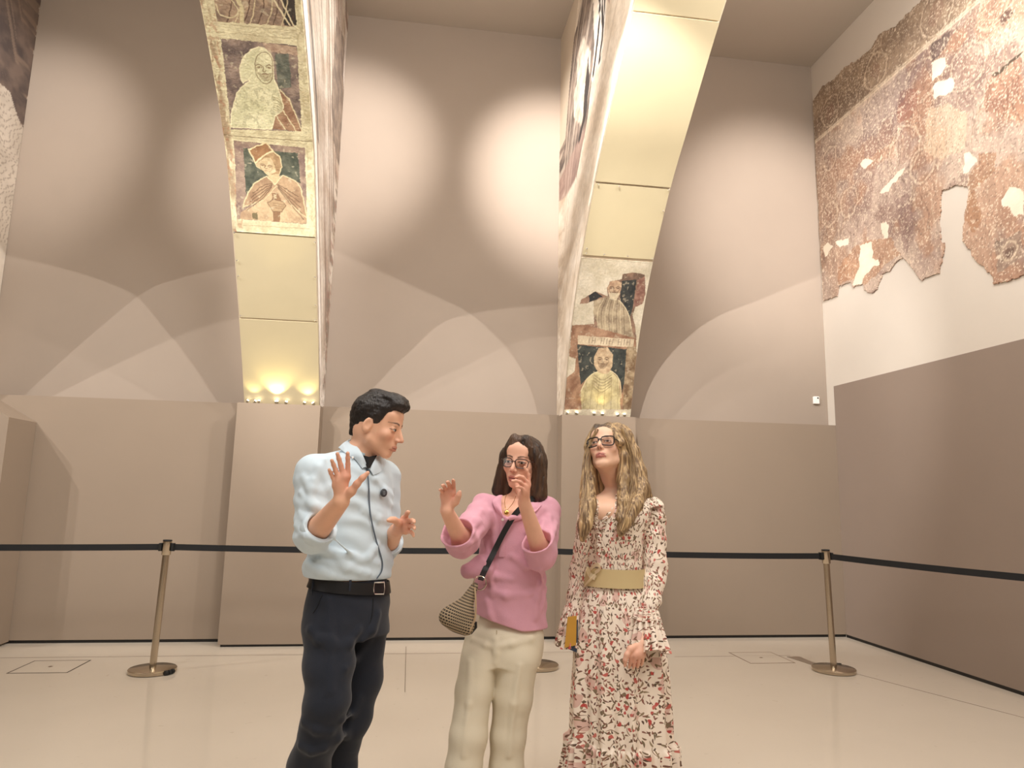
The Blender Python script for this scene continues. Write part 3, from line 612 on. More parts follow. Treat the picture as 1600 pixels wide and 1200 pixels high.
    sp = fbm(P+40, 95, 3); zone = np.clip((fbm(P+60, 2.2, 3)-.35)/.25, 0, 1)
    C = blend(C, np.clip((sp-.70+.07*zone)/.05, 0, 1)*.75, (238, 216, 184)); C = blend(C, np.clip((.33-fbm(P+80, 80, 3))/.04, 0, 1)*.5, (104, 76, 64))
    sc = fbm(np.stack([Y*2.2+Z*2, Z*2.2-Y*2], -1), 12, 3); C = blend(C, np.clip((sc-.72)/.03, 0, 1)*.5, (232, 208, 176))
    for w in WW: C = blend(C, in_poly(Y, Z, w), mottled(Y, Z, (240, 226, 200), (228, 212, 184), 10))
    C = np.clip(C, 0, 1); lum = C.mean(-1, keepdims=True); C = (C*.68+lum*.32*np.array([1.04, .99, .95]))*1.08
    msk = in_poly(Y0+.016*(fbm(P0+2, 26, 3)-.5)*2, Z0+.016*(fbm(P0+8, 26, 3)-.5)*2, WS['mask'])
    return np.clip(C, 0, 1), msk
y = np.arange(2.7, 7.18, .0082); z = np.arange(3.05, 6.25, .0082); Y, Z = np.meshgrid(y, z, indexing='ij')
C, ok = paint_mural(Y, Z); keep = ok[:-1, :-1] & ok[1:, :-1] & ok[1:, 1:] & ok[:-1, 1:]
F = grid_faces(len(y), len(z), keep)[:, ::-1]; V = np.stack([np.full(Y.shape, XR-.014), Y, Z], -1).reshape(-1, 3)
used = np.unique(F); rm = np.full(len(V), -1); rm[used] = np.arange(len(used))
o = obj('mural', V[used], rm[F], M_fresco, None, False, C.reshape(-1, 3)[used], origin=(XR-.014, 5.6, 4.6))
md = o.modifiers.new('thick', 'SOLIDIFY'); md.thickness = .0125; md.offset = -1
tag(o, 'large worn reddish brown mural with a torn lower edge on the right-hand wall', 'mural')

# ------------------------------------------------------------------ small uplights on the pedestals
M_lampb = mat('lamp_body', (150, 140, 120), .35, metal=.7)
M_lens = mat('lamp_lens', (255, 244, 214), .3, emit=14)
def uplight(x, y, r, lean, label):
    t = thing('uplight', label, 'spotlight', (x, y, 2.2), 'small uplights on the pedestal tops')
    ax = np.array([lean, -.25, 1.0]); ax /= np.linalg.norm(ax)
    MB().box((x-r*.5, y-r*.5, 2.2002), (x+r*.5, y+r*.5, 2.206)).obj('foot', M_lampb, t, False)
    c = np.array([x, y, 2.205]); MB().lathe([(r*.7, 0), (r, .006), (r, .024)], c, 14, ax).obj('body', M_lampb, t)
    MB().lathe([(r*.9, .0245), (r*.7, .029), (r*.2, .031)], c, 14, ax).obj('lens', M_lens, t)
for i, (x, r, ln) in enumerate([(-1.56, .011, .5), (-1.495, .012, .7), (-1.455, .012, .3), (-1.289, .019, 0), (-1.205, .014, .3), (-1.035, .013, .2), (-.94, .014, -.6)]):
    uplight(x, 6.862, r, ln, ['leftmost dim uplight on the left arch pedestal', 'second uplight from the left on the left arch pedestal, tilted inward', 'third uplight from the left on the left arch pedestal', 'largest and brightest uplight at the middle of the left arch pedestal', 'uplight just right of the brightest one on the left arch pedestal', 'second uplight from the right on the left arch pedestal', 'rightmost uplight on the left arch pedestal'][i])
for i, (x, r, ln) in enumerate([(1.525, .011, .6), (1.624, .015, .3), (1.81, .013, 0), (1.895, .015, .1), (2.064, .014, -.5), (2.131, .012, -.2)]):
    uplight(x, 6.857, r, ln, ['leftmost uplight on the right arch pedestal', 'second uplight from the left on the right arch pedestal', 'third uplight from the left on the right arch pedestal', 'fourth uplight from the left on the right arch pedestal', 'second uplight from the right on the right arch pedestal', 'rightmost uplight on the right arch pedestal'][i])

# ------------------------------------------------------------------ barrier
M_steel = mat('brushed_steel', (198, 186, 168), .18, metal=1.0, bump=.02, bscale=200)
M_tape = mat('black_webbing', (20, 20, 22), .8, bump=.2, bscale=400)
M_rub = mat('black_rubber', (18, 18, 18), .6)
def post(x, y, lean, label, wheel):
    t = thing('barrier_post', label, 'barrier post', (x, y, 0), 'steel belt barrier posts')
    MB().lathe([(.165, .0), (.172, .004), (.172, .026), (.166, .032), (.05, .040), (.03, .044)], (x, y, .001), 48).obj('base', M_steel, t)
    top = np.array([x+lean, y, .983]); a = np.array([x, y, .04])
    MB().tube([a, a+(top-a)*.9], .0255, 24).obj('pole', M_steel, t)
    h = a+(top-a)*.885
    d = (top-a)/np.linalg.norm(top-a)
    MB().lathe([(.031, 0), (.034, .004), (.034, .105), (.030, .108)], h, 24, d).obj('head', M_steel, t)
    c = MB(); c.lathe([(.0345, .1085), (.033, .116), (.01, .118)], h, 24, d); c.obj('cap', M_rub, t)
    for s in (-1, 1):
        MB().box((x+lean*.95+s*.045-.011, y-.02, .905), (x+lean*.95+s*.045+.011, y+.02, .965)).obj('belt_clip', M_rub, t, False)
    if wheel is not None:
        w = MB()
        for k in range(3):
            ang = wheel+(k-1)*.16; q = np.array([x+.178*math.cos(ang), y+.178*math.sin(ang), .019]); w.lathe([(.017, -.012), (.018, 0), (.017, .012)], q, 14, (-math.sin(ang), math.cos(ang), 0))
        w.obj('wheel', M_rub, t)
    return np.array([x+lean*.95, y, .935])
p0 = np.array([-4.95, 5.80, .935])
pl = post(-1.892, 5.974, .021, 'steel barrier post left of the man in the pale blue shirt', -.55)
pm = post(1.10, 5.949, .0, 'steel barrier post mostly hidden behind the woman in the pink shirt', None)
pr = post(3.559, 5.688, -.023, 'steel barrier post near the right corner of the room', .9)
pe = post(4.33, 3.55, 0, 'steel barrier post outside the right picture edge', None)
pq = post(-4.95, 5.80, 0, 'steel barrier post outside the left picture edge', None)
def belt(a, b, label, ga=.056, gb=.056):
    a = np.array(a); b = np.array(b); d = (b-a)/np.linalg.norm(b-a); a = a+d*ga; b = b-d*gb
    pts = [a+(b-a)*t+np.array([0, 0, -.012*4*t*(1-t)]) for t in np.linspace(0, 1, 24)]
    o = MB().ribbon(pts, (0, 0, 1), .048, .003).obj('barrier_belt', M_tape, None, True, origin=a)
    tag(o, label, 'barrier belt', 'black barrier belts')
belt(pq, pl, 'black barrier belt running left from the left-hand post'); belt(pl, pm, 'black barrier belt passing behind the man and the woman in pink')
belt(pm, pr, 'black barrier belt passing behind the blonde woman'); belt(pr, pe, 'black barrier belt running forward along the right-hand wall', .06, .0)
# ------------------------------------------------------------------ signed distance modelling (bodies, hair, clothes)
FAR = .08
class Nd:
    c = None; r = 1e9
    def ev(s, P, bc, br): raise NotImplementedError
    def near(s, bc, br): return np.linalg.norm(bc-s.c)-s.r-br < FAR
class Rc(Nd):
    """tapered capsule"""
    def __init__(s, a, b, ra, rb=None):
        s.a = np.array(a, float); s.b = np.array(b, float); s.ra = ra; s.rb = ra if rb is None else rb
        s.c = (s.a+s.b)/2; s.r = np.linalg.norm(s.b-s.a)/2+max(s.ra, s.rb)
    def ev(s, P, bc, br):
        ab = s.b-s.a; q = P-s.a; t = np.clip(q@ab/(ab@ab+1e-12), 0, 1)
        return np.sqrt(((q-t[:, None]*ab)**2).sum(1))-(s.ra+t*(s.rb-s.ra))
class El(Nd):
    def __init__(s, c, r, R=None):
        s.c = np.array(c, float); s.rad = np.array(r, float); s.R = None if R is None else np.array(R, float); s.r = s.rad.max()
    def ev(s, P, bc, br):
        q = P-s.c
        if s.R is not None: q = q@s.R
        k0 = np.sqrt(((q/s.rad)**2).sum(1)); k1 = np.sqrt(((q/s.rad**2)**2).sum(1))
        return np.where(k0 < 1e-6, -s.rad.min(), k0*(k0-1)/(k1+1e-9))
class Loft(Nd):
    """stack of elliptical rings along z; rows (z, cx, cy, a, b); a along direction ang"""
    def __init__(s, rows, ang, n=2.0):
        rows = np.array(sorted(rows)); s.z = rows[:, 0]; m = 60; k = smooth_path(rows, m); s.k = k; s.ang = ang; s.n = n
        s.c = k[:, [1, 2, 0]].mean(0); s.r = max(np.linalg.norm(k[:, [1, 2, 0]]-s.c, axis=1)+k[:, 3:5].max(1))
    def ev(s, P, bc, br):
        k = s.k; z = np.clip(P[:, 2], k[0, 0], k[-1, 0]); I = [np.interp(z, k[:, 0], k[:, i]) for i in range(1, 5)]
        x = P[:, 0]-I[0]; y = P[:, 1]-I[1]; ca, sa = math.cos(s.ang), math.sin(s.ang)
        u = (x*ca+y*sa)/I[2]; v = (-x*sa+y*ca)/I[3]
        q = (np.abs(u)**s.n+np.abs(v)**s.n)**(1/s.n)
        d = (q-1)*np.minimum(I[2], I[3]); dz = np.abs(P[:, 2]-(k[0, 0]+k[-1, 0])/2)-(k[-1, 0]-k[0, 0])/2
        return np.where(dz > 0, np.sqrt(np.maximum(d, 0)**2+dz**2), np.maximum(d, dz))
class Half(Nd):
    """half space: inside where (p-o).n < 0"""
    def __init__(s, o, n): s.o = np.array(o, float); s.n = np.array(n, float)/np.linalg.norm(n); s.c = s.o; s.r = 1e3
    def ev(s, P, bc, br): return (P-s.o)@s.n
def smin(a, b, k):
    if k <= 0: return np.minimum(a, b)
    h = np.maximum(k-np.abs(a-b), 0)/k; return np.minimum(a, b)-h*h*k*.25
class Un(Nd):
    def __init__(s, *ch, k=.01): s.ch = list(ch); s.k = k; s.fix()
    def fix(s):
        s.c = np.mean([c.c for c in s.ch], 0); s.r = max(np.linalg.norm(c.c-s.c)+c.r for c in s.ch); return s
    def ev(s, P, bc, br):
        d = None
        for c in s.ch:
            if not c.near(bc, br): continue
            v = c.ev(P, bc, br); d = v if d is None else smin(d, v, s.k)
        return np.full(len(P), FAR) if d is None else d
class Sub(Nd):
    def __init__(s, a, *b, k=.008): s.a = a; s.b = b; s.k = k; s.c = a.c; s.r = a.r
    def ev(s, P, bc, br):
        d = s.a.ev(P, bc, br)
        for b in s.b:
            if b.near(bc, br): d = -smin(-d, b.ev(P, bc, br), s.k)
        return d
class And(Nd):
    def __init__(s, a, b, k=0): s.a = a; s.b = b; s.k = k; s.c = a.c; s.r = a.r
    def ev(s, P, bc, br): return -smin(-s.a.ev(P, bc, br), -s.b.ev(P, bc, br), s.k)
class Off(Nd):
    """offset / displacement by a function of position"""
    def __init__(s, a, f, m=.02): s.a = a; s.f = f; s.c = a.c; s.r = a.r+m
    def ev(s, P, bc, br):
        d = s.a.ev(P, bc, br); m = np.abs(d) < FAR*.9
        if callable(s.f):
            if m.any(): d = d.copy(); d[m] -= s.f(P[m])
            return d
        return d-s.f
class Tr(Nd):
    """rigid placement: columns of R are the child's axes in the world"""
    def __init__(s, a, R, o, sc=1.0):
        s.a = a; s.R = np.array(R, float); s.o = np.array(o, float); s.sc = sc; s.c = s.o+s.R@(a.c*sc); s.r = a.r*sc
    def ev(s, P, bc, br):
        return s.a.ev((P-s.o)@s.R/s.sc, (bc-s.o)@s.R/s.sc, br/s.sc)*s.sc
def mesh_sdf(nd, h, lo, hi, B=16):
    lo = np.array(lo, float); hi = np.array(hi, float); nb = np.ceil((hi-lo)/(h*B)).astype(int); NY, NZ = nb[1]*B+2, nb[2]*B+2
    cb = np.stack(np.meshgrid(*[np.arange(n) for n in nb], indexing='ij'), -1).reshape(-1, 3); br = h*B*.87
    ax = np.arange(B+1); G = np.stack(np.meshgrid(ax, ax, ax, indexing='ij'), -1).reshape(-1, 3)
    # coarse pass
    act = []
    cen = lo+(cb+.5)*h*B; S = 4
    big = {}
    for i, c in enumerate(cb): big.setdefault(tuple(c//S), []).append(i)
    for key, idx in big.items():
        bc = lo+(np.array(key)+.5)*S*h*B; r = S*br
        d = nd.ev(cen[idx], bc, r); act += [i for i, v in zip(idx, d) if abs(v) < br*1.5+.012]
    keys = []; pos = []; faces = []
    for i in act:
        o = cb[i]*B; P = lo+(G+o)*h; v = nd.ev(P, cen[i], br).reshape(B+1, B+1, B+1)
        sg = v < 0
        if sg.all() or not sg.any(): continue
        cnt = np.zeros((B, B, B), np.int32); acc = np.zeros((B, B, B, 3))
        cs = np.zeros((B, B, B), np.int32)
        for a in (0, 1):
            for b in (0, 1):
                for c in (0, 1): cs += sg[a:a+B, b:b+B, c:c+B]
        cell = (cs > 0) & (cs < 8)
        ci = np.argwhere(cell)
        if len(ci) == 0: continue
        ps = np.zeros((len(ci), 3)); nn = np.zeros(len(ci))
        for e in range(3):
            oth = [q for q in range(3) if q != e]
            for a in (0, 1):
                for b in (0, 1):
                    p = ci.copy(); p[:, oth[0]] += a; p[:, oth[1]] += b; q = p.copy(); q[:, e] += 1
                    v0 = v[p[:, 0], p[:, 1], p[:, 2]]; v1 = v[q[:, 0], q[:, 1], q[:, 2]]; m = (v0 < 0) != (v1 < 0)
                    t = v0[m]/(v0[m]-v1[m]); pp = p[m].astype(float); pp[:, e] += t; ps[m] += pp; nn[m] += 1
        ps /= nn[:, None]
        gc = ci+o; keys.append((gc[:, 0]*NY+gc[:, 1])*NZ+gc[:, 2]); pos.append(lo+(ps+o)*h)
        for e in range(3):
            s0 = sg[:B, :B, :B]; sl = [slice(0, B)]*3; sl[e] = slice(1, B+1); s1 = sg[tuple(sl)]
            ed = np.argwhere(s0 != s1)
            if len(ed) == 0: continue
            fl = s0[ed[:, 0], ed[:, 1], ed[:, 2]]; g = ed+o; f1, f2 = [(1, 2), (2, 0), (0, 1)][e]
            q = []
            for da, db in ((0, 0), (1, 0), (1, 1), (0, 1)):
                w = g.copy(); w[:, f1] -= da; w[:, f2] -= db; q.append((w[:, 0]*NY+w[:, 1])*NZ+w[:, 2])
            q = np.stack(q, 1); q[~fl] = q[~fl][:, ::-1]; faces.append(q)
    K = np.concatenate(keys); V = np.concatenate(pos); od = np.argsort(K); K = K[od]; V = V[od]
    Q = np.concatenate(faces); ix = np.searchsorted(K, Q); ix = np.clip(ix, 0, len(K)-1); ok = (K[ix] == Q).all(1)
    return V, ix[ok]
def relax(V, F, it=1, a=.5):
    n = len(V); e = np.concatenate([F[:, [0, 1]], F[:, [1, 2]], F[:, [2, 3]], F[:, [3, 0]]])
    for _ in range(it):
        A = np.zeros((n, 3)); c = np.zeros(n)
        for k in range(3): A[:, k] = np.bincount(e[:, 0], V[e[:, 1], k], n)+np.bincount(e[:, 1], V[e[:, 0], k], n)
        c = np.bincount(e[:, 0], minlength=n)+np.bincount(e[:, 1], minlength=n)
        V = V*(1-a)+a*A/np.maximum(c, 1)[:, None]
    return V
def sdf_obj(name, nd, h, lo, hi, m, parent=None, col=None, uv=None, rl=1, origin=None):
    V, F = mesh_sdf(nd, h, lo, hi); V = relax(V, F, rl, .4) if rl else V
    return obj(name, V, F, m, parent, True, None if col is None else col(V), None if uv is None else uv(V), origin, False)
# ------------------------------------------------------------------ hand
def hand(wrist, palm_c, fingers, thumb, palm_w, r=.0085, wr=.027, normal=(0, -1, 0)):
    """fingers: list of 3-D point chains (knuckle ... tip), index first; thumb: chain from the palm side; joined into one flesh shape"""
    wrist = np.array(wrist, float); kn = [np.array(f[0], float) for f in fingers]
    ch = []
    th = .0115*r/.0085
    kb = [wrist+(a-wrist)*.83 for a in kn]
    for a, b in zip(kb[:-1], kb[1:]): ch.append(Rc(a, b, th*.98, th*.92))
    for a in kb: ch.append(Rc(wrist+(a-wrist)*.12, a, th*1.25, th*.95))
    ch.append(Rc(wrist+(np.mean(kn, 0)-wrist)*.1, np.mean(kn, 0)*.6+wrist*.4, wr*.72, th*1.35))
    palm = Un(*ch, k=.014)
    parts = [palm]
    for i, f in enumerate(fingers):
        rr = r*(1.0, 1.03, .98, .86)[i]; p = [np.array(q, float) for q in f]; seg = [Rc(kb[i], p[0], rr*1.12, rr*1.06)]
        for j in range(len(p)-1):
            seg.append(Rc(p[j], p[j+1], rr*(1.06-.11*j), rr*(1.0-.12*j)))
        for j in range(1, len(p)-1): seg.append(El(p[j], (rr*1.03,)*3))
        parts.append(Un(*seg, k=.002))
    t = [np.array(q, float) for q in thumb]; rr = r*1.16
    parts.append(Un(Rc(wrist+(t[0]-wrist)*.25, t[0], rr*1.5, rr*1.5), *[Rc(t[j], t[j+1], rr*(1.35-.22*j), rr*(1.13-.2*j)) for j in range(len(t)-1)], k=.01))
    out = parts[0]
    fing = Un(*parts[1:5], k=.0015)
    return Un(palm, fing, parts[5], k=.008)
def chain(a, b, n, bend=(0, 0, 0)):
    """finger chain from knuckle a to tip b bowed by vector bend"""
    a = np.array(a, float); b = np.array(b, float); bd = np.array(bend, float)
    return [a+(b-a)*t+bd*4*t*(1-t) for t in (0, .42, .74, 1)]
# ------------------------------------------------------------------ head
def head_sdf(p):
    """canonical head: +y the face, +x the person's right, z up, eye line at z=0"""
    g = p.get
    jw = g('jaw', 1.0); fl = g('facelen', 1.0)
    ch = [El((0, -.014, .040), (.0755, .096, .083)), El((0, .030, -.030), (.0605*jw, .060, .078)),
          El((0, -.03, -.03), (.066, .07, .06))]
    hd = Un(*ch, k=.03)
    chin = (0, .066, -.101*fl)
    more = []
    for s in (-1, 1):
        more.append(Rc((s*.050*jw, .0, -.058), (s*.012, .064, -.100*fl), .019, .016))
        more.append(El((s*.040, .059, -.026), (.023, .022, .020)))
    more.append(El(chin, (.021, .018, .016)))
    more.append(Rc((-.030, .080, .019), (.030, .080, .019), .011, .011))
    more.append(El((0, .060, .050), (.055, .032, .040)))
    more.append(El((0, .078, -.064), (.028, .020, .022)))
    face = Un(hd, *more, k=.016)
    face = Sub(face, El((.0315, .102, -.001), (.0175, .020, .0115)), El((-.0315, .102, -.001), (.0175, .020, .0115)), k=.012)
    nose = Un(Rc((0, .084, .014), (0, .092, -.028), .0085, .0135), Rc((0, .090, .010), (0, .1135, -.034), .0065, .0095), El((.0105, .099, -.0385), (.0075, .010, .0065)), El((-.0105, .099, -.0385), (.0075, .010, .0065)), k=.007)
    face = Un(face, nose, k=.009)
    eyes = Un(El((.0315, .0775, -.001), (.0150, .0135, .0105)), El((-.0315, .0775, -.001), (.0150, .0135, .0105)),
              Rc((.0185, .0865, .0075), (.044, .0785, .0065), .0042, .0036), Rc((-.0185, .0865, .0075), (-.044, .0785, .0065), .0042, .0036), k=.003)
    face = Un(face, eyes, k=.004)
    ml = g('mouth', 1.0); op = g('open', 0.0)
    lips = Un(Rc((-.021*ml, .0895, -.0695), (0, .0985, -.0655), .0028, .0052), Rc((.021*ml, .0895, -.0695), (0, .0985, -.0655), .0028, .0052),
              Rc((-.017*ml, .0895, -.0745-op), (0, .0965, -.0765-op), .0028, .0058), Rc((.017*ml, .0895, -.0745-op), (0, .0965, -.0765-op), .0028, .0058), k=.003)
    face = Un(face, lips, k=.005)
    face = Sub(face, Rc((-.020*ml, .096, -.0705-op/2), (0, .1035, -.0705-op/2), .0012+op*.45), Rc((.020*ml, .096, -.0705-op/2), (0, .1035, -.0705-op/2), .0012+op*.45), k=.002)
    ears = []
    for s in (-1, 1):
        R = np.array(Matrix.Rotation(s*.32, 3, 'Z') @ Matrix.Rotation(-.2, 3, 'X'))
        e = Sub(El((s*.0765, -.012, -.008), (.0085, .0185, .0315), R), El((s*.0845, -.007, -.004), (.0065, .0105, .019), R), k=.004)
        ears.append(e)
    return Un(face, *ears, k=.005)
def head_frame(fwd, roll=0):
    f = np.array(fwd, float); f /= np.linalg.norm(f); x = np.cross(f, (0, 0, 1.)); x /= np.linalg.norm(x); z = np.cross(x, f)
    c, s = math.cos(roll), math.sin(roll); x, z = c*x+s*z, -s*x+c*z
    return np.stack([x, f, z], 1)
def face_col(q, C, skin, lip, brow, iris, age=0.0, blush=.3, open_=0.0):
    """albedo of the face; q head-local points, C base colours"""
    x, y, z = q.T; ax = np.abs(x); front = y > .03
    def g(d, w): return np.exp(-np.maximum(d, 0)**2/(w*w))
    C = blend(C, blush*g(np.hypot(ax-.042, z+.030), .022)*front, (206, 120, 98))
    C = blend(C, .35*g(np.hypot(x, z+.036), .014)*(y > .09), (200, 118, 96))
    # lips
    lz = np.where(z > -.0705-open_/2, (z+.0665)/.0058, (z+.0765+open_)/.0065); m = ((ax/.0225)**2+(lz)**2 < 1.25) & (y > .075)
    C = blend(C, m*.85, lip); C = blend(C, (np.abs(z+.0705+open_/2) < .0014+open_*.4)*(ax < .021)*(y > .07)*.8, (88, 40, 36))
    # eyes: white, iris, lashes
    ex = ax-.0315; e = (ex/.0135)**2+((z+.001)/(.0050*np.clip(1-.3*(ex/.0135)**2, .3, 1)))**2
    ey = (y > .06)
    C = blend(C, (e < 1)*ey, (222, 212, 204)); C = blend(C, (np.hypot(ex-.001, z+.0005) < .0062)*(e < 1)*ey, iris); C = blend(C, (np.hypot(ex-.001, z+.0005) < .0026)*ey, (15, 10, 8))
    lash = (np.abs(z-.0048*np.clip(1-(ex/.0155)**2, 0, 1)-.0002) < .0017)*(np.abs(ex) < .0155)*ey; C = blend(C, lash*.85, (42, 28, 22))
    C = blend(C, .3*g(np.abs(z+.0115), .004)*(np.abs(ex) < .014)*ey, (150, 96, 80))
    # brows
    bz = .0225+.004*np.clip(1-((ax-.036)/.02)**2, -1, 1); m = np.clip((.0036*np.clip(1.15-((ax-.012)/.042)**2, .35, 1)-np.abs(z-bz))/.0015+.5, 0, 1)*(ax > .012)*(ax < .054)*(y > .045)
    C = blend(C, m*.85, brow)
    C = blend(C, (np.hypot(ax-.0065, z+.0435) < .0028)*(y > .095)*.7, (96, 48, 38))
    return C
# ------------------------------------------------------------------ people
def hit(nd, x, y, off=0.0, Y0=1.8, Y1=3.5):
    """point of a surface seen at a measured photo point, lifted by off"""
    r = CR.T @ np.array([(x-800)/FPX, (y-600)/FPX, 1.0]); r = r/np.linalg.norm(r); o = np.array([0, 0, CAMH]); t = Y0/r[1]
    for _ in range(160):
        p = o+r*t; d = float(nd.ev(p[None], p, 0.0)[0])
        if d < .0006: break
        t += max(d*.6, .0004)
        if p[1] > Y1: return None
    return o+r*(t-off)
def hits(nd, pts, off):
    out = []
    for x, y in pts:
        p = hit(nd, x, y, off)
        if p is not None: out.append(p)
    return out
class Fn(Nd):
    def __init__(s, f, c, r): s.f = f; s.c = np.array(c, float); s.r = r
    def ev(s, P, bc, br): return s.f(P)
def loft_px(rows, Y, ang, ratio, W=None, n=2.0):
    """rows (photo y, left x, right x) of a silhouette at depth Y"""
    ca, sa = math.cos(ang), math.sin(ang); out = []
    for q in rows:
        y, xl, xr = q[:3]; rt = q[3] if len(q) > 3 else ratio; Yq = q[4] if len(q) > 4 else Y
        a = at(xl, y, Yq); b = at(xr, y, Yq); w = np.linalg.norm(b-a)/2; c = (a+b)/2
        A = w/math.sqrt(ca*ca+rt*rt*sa*sa); out.append((c[2], c[0], c[1], A, A*rt))
    return Loft(out, ang, n)
def inset(l, d, zlo=None, zhi=None):
    k = l.k.copy(); k[:, 3] -= d; k[:, 4] -= d; n = Loft.__new__(Loft); n.ang = l.ang; n.n = l.n
    m = np.ones(len(k), bool)
    if zlo is not None: m &= k[:, 0] >= zlo
    if zhi is not None: m &= k[:, 0] <= zhi
    n.k = k[m]; n.z = n.k[:, 0]; n.c = n.k[:, [1, 2, 0]].mean(0); n.r = max(np.linalg.norm(n.k[:, [1, 2, 0]]-n.c, axis=1)+n.k[:, 3:5].max(1)); return n
def ring(l, z0, z1, off, tilt=(0, 0), th=.004, n=72, a0=0, a1=2*PI):
    """band lying round a loft"""
    G = []
    for zz in (z0, (z0+z1)/2, z1):
        row = []
        for i in range(n+1):
            t = a0+(a1-a0)*i/n; z = zz
            for _ in range(2):
                I = [np.interp(z, l.k[:, 0], l.k[:, j]) for j in range(1, 5)]
                u = (I[2]+off)*math.cos(t); v = (I[3]+off)*math.sin(t); ca, sa = math.cos(l.ang), math.sin(l.ang)
                p = np.array([I[0]+u*ca-v*sa, I[1]+u*sa+v*ca, 0]); z = zz+tilt[0]*(p[0]-I[0])+tilt[1]*(p[1]-I[1])
            p[2] = z; row.append(p)
        G.append(row)
    return np.array(G)
def folds(pts_list, r=.006):
    """raised creases lying in a cloth surface"""
    return [Rc(a, b, ra, rb) for pts, ra, rb in pts_list for a, b in zip(pts[:-1], pts[1:])]
def crease(nd, lines, depth, r):
    depth = -.0045; r = r*1.25
    out = []
    for pts in lines:
        h = hits(nd, pts, depth)
        for i in range(len(h)-1): out.append(Rc(h[i], h[i+1], r*(.6+.4*math.sin(PI*(i+.2)/max(1, len(h)-1))), r*(.6+.4*math.sin(PI*(i+.9)/max(1, len(h)-1)))))
    return out
def bbox(nodes, pad=.02):
    lo = np.full(3, 1e9); hi = -lo
    for nd in nodes:
        if isinstance(nd, Un): a, b = bbox(nd.ch, 0)
        elif isinstance(nd, Sub) or isinstance(nd, Off) or isinstance(nd, And): a, b = bbox([nd.a], 0)
        else: a, b = nd.c-nd.r, nd.c+nd.r
        lo = np.minimum(lo, a); hi = np.maximum(hi, b)
    return lo-pad, hi+pad
def shoe(heel, fwd, L=.28, w=.046, hgt=.075):
    f = np.array(fwd, float); f[2] = 0; f /= np.linalg.norm(f); h = np.array([heel[0], heel[1], 0.0]); s = []
    b = Un(Rc(h+(0, 0, w*.9), h+f*L*.35+(0, 0, w*.9), w*.82, w*.86), Rc(h+f*L*.35+(0, 0, w*.85), h+f*L*.80+(0, 0, w*.72), w*.9, w*.72), Rc(h+(0, 0, w), h+f*.02+(0, 0, hgt+.02), w*.78, w*.8), k=.03)
    return And(b, Half((0, 0, .003), (0, 0, -1)), .002), h+f*L*.4
def sleeve(sh, el, wr, r0, r1, r2, tcuff, rc):
    """sleeve from shoulder past the elbow, open at the cuff"""
    sh, el, wr = map(lambda v: np.array(v, float), (sh, el, wr)); d = (wr-el); cu = el+d*tcuff
    body = Un(Rc(sh, el, r0, r1), And(Rc(el, cu+d/np.linalg.norm(d)*.03, r1*.96, r2), Half(cu, d)), k=.02)
    cav = Rc(el+d*tcuff*.45, cu+d/np.linalg.norm(d)*.045, rc*.8, rc*1.0)
    dn = d/np.linalg.norm(d)
    return body, cav, Half(cu, dn), dn, cu
SKIN_H = .0028
M_skin = mat_vcol('skin', .5, bump=.04, bscale=260, spec=.4, sss=.06)
M_hairv = mat_vcol('hair', .42, bump=.5, bscale=70, spec=.5, nstretch=(3, 3, .35), grain=.12)
M_lensg, nt, b = newmat('spectacle_lens')
nt.nodes.remove(b); tr = N(nt, 'ShaderNodeBsdfTransparent'); gl = N(nt, 'ShaderNodeBsdfGlossy', in_Roughness=.03); fr = N(nt, 'ShaderNodeFresnel', in_IOR=1.45); mx = N(nt, 'ShaderNodeMixShader')
nt.links.new(fr.outputs[0], mx.inputs[0]); nt.links.new(tr.outputs[0], mx.inputs[1]); nt.links.new(gl.outputs[0], mx.inputs[2]); nt.links.new(mx.outputs[0], nt.nodes['Material Output'].inputs[0])
M_gold2 = mat('gold', (214, 170, 92), .25, metal=1)
M_pearl = mat('pearl', (240, 232, 222), .2)
M_whiteb = mat('white_button', (238, 238, 236), .35)
def glasses(parent, R, o, w, h, shape, r, m, z0=-.004, y0=.104, sc=1.0, tilt=0):
    T = lambda q: o+R@(np.array(q, float)*sc)
    fr = None; loops = []
    mb = MB()
    for s in (-1, 1):
        L = []
        for i in range(36):
            a = 2*PI*i/36; c, sn = math.cos(a), math.sin(a)
            x = w/2*np.sign(c)*abs(c)**shape; z = h/2*np.sign(sn)*abs(sn)**shape
            z += .10*max(0, x/(w/2))*h*(sn > 0)*tilt        # cat-eye lift of the outer corner
            x += .05*w*max(0, x/(w/2))*(sn > 0)
            X = s*(.0335+x); L.append(T((X, y0-.12*abs(X)-3.0*X*X+.12*(z), z0+z)))
        mb.tube(L, r, 8, closed=True); loops.append(L)
    mb.tube([T((-.0095, y0-.001, z0+.006)), T((0, y0+.002, z0+.009)), T((.0095, y0-.001, z0+.006))], r*.95, 8)
    g = mb.obj('glasses', m, parent)
    for s in (-1, 1):
        MB().tube([T((s*.062, y0-.021, z0+h*.3)), T((s*.072, y0-.03, z0+h*.28)), T((s*.0795, .03, .008)), T((s*.081, -.005, .006)), T((s*.081, -.018, -.006))], r*.85, 8).obj('temple', m, g)
    for L in loops:
        c = np.mean(L, 0); V = [c]+list(L); F = [(0, 1+i, 1+(i+1) % len(L)) for i in range(len(L))]
        obj('lens', V, F, M_lensg, g)
    return g

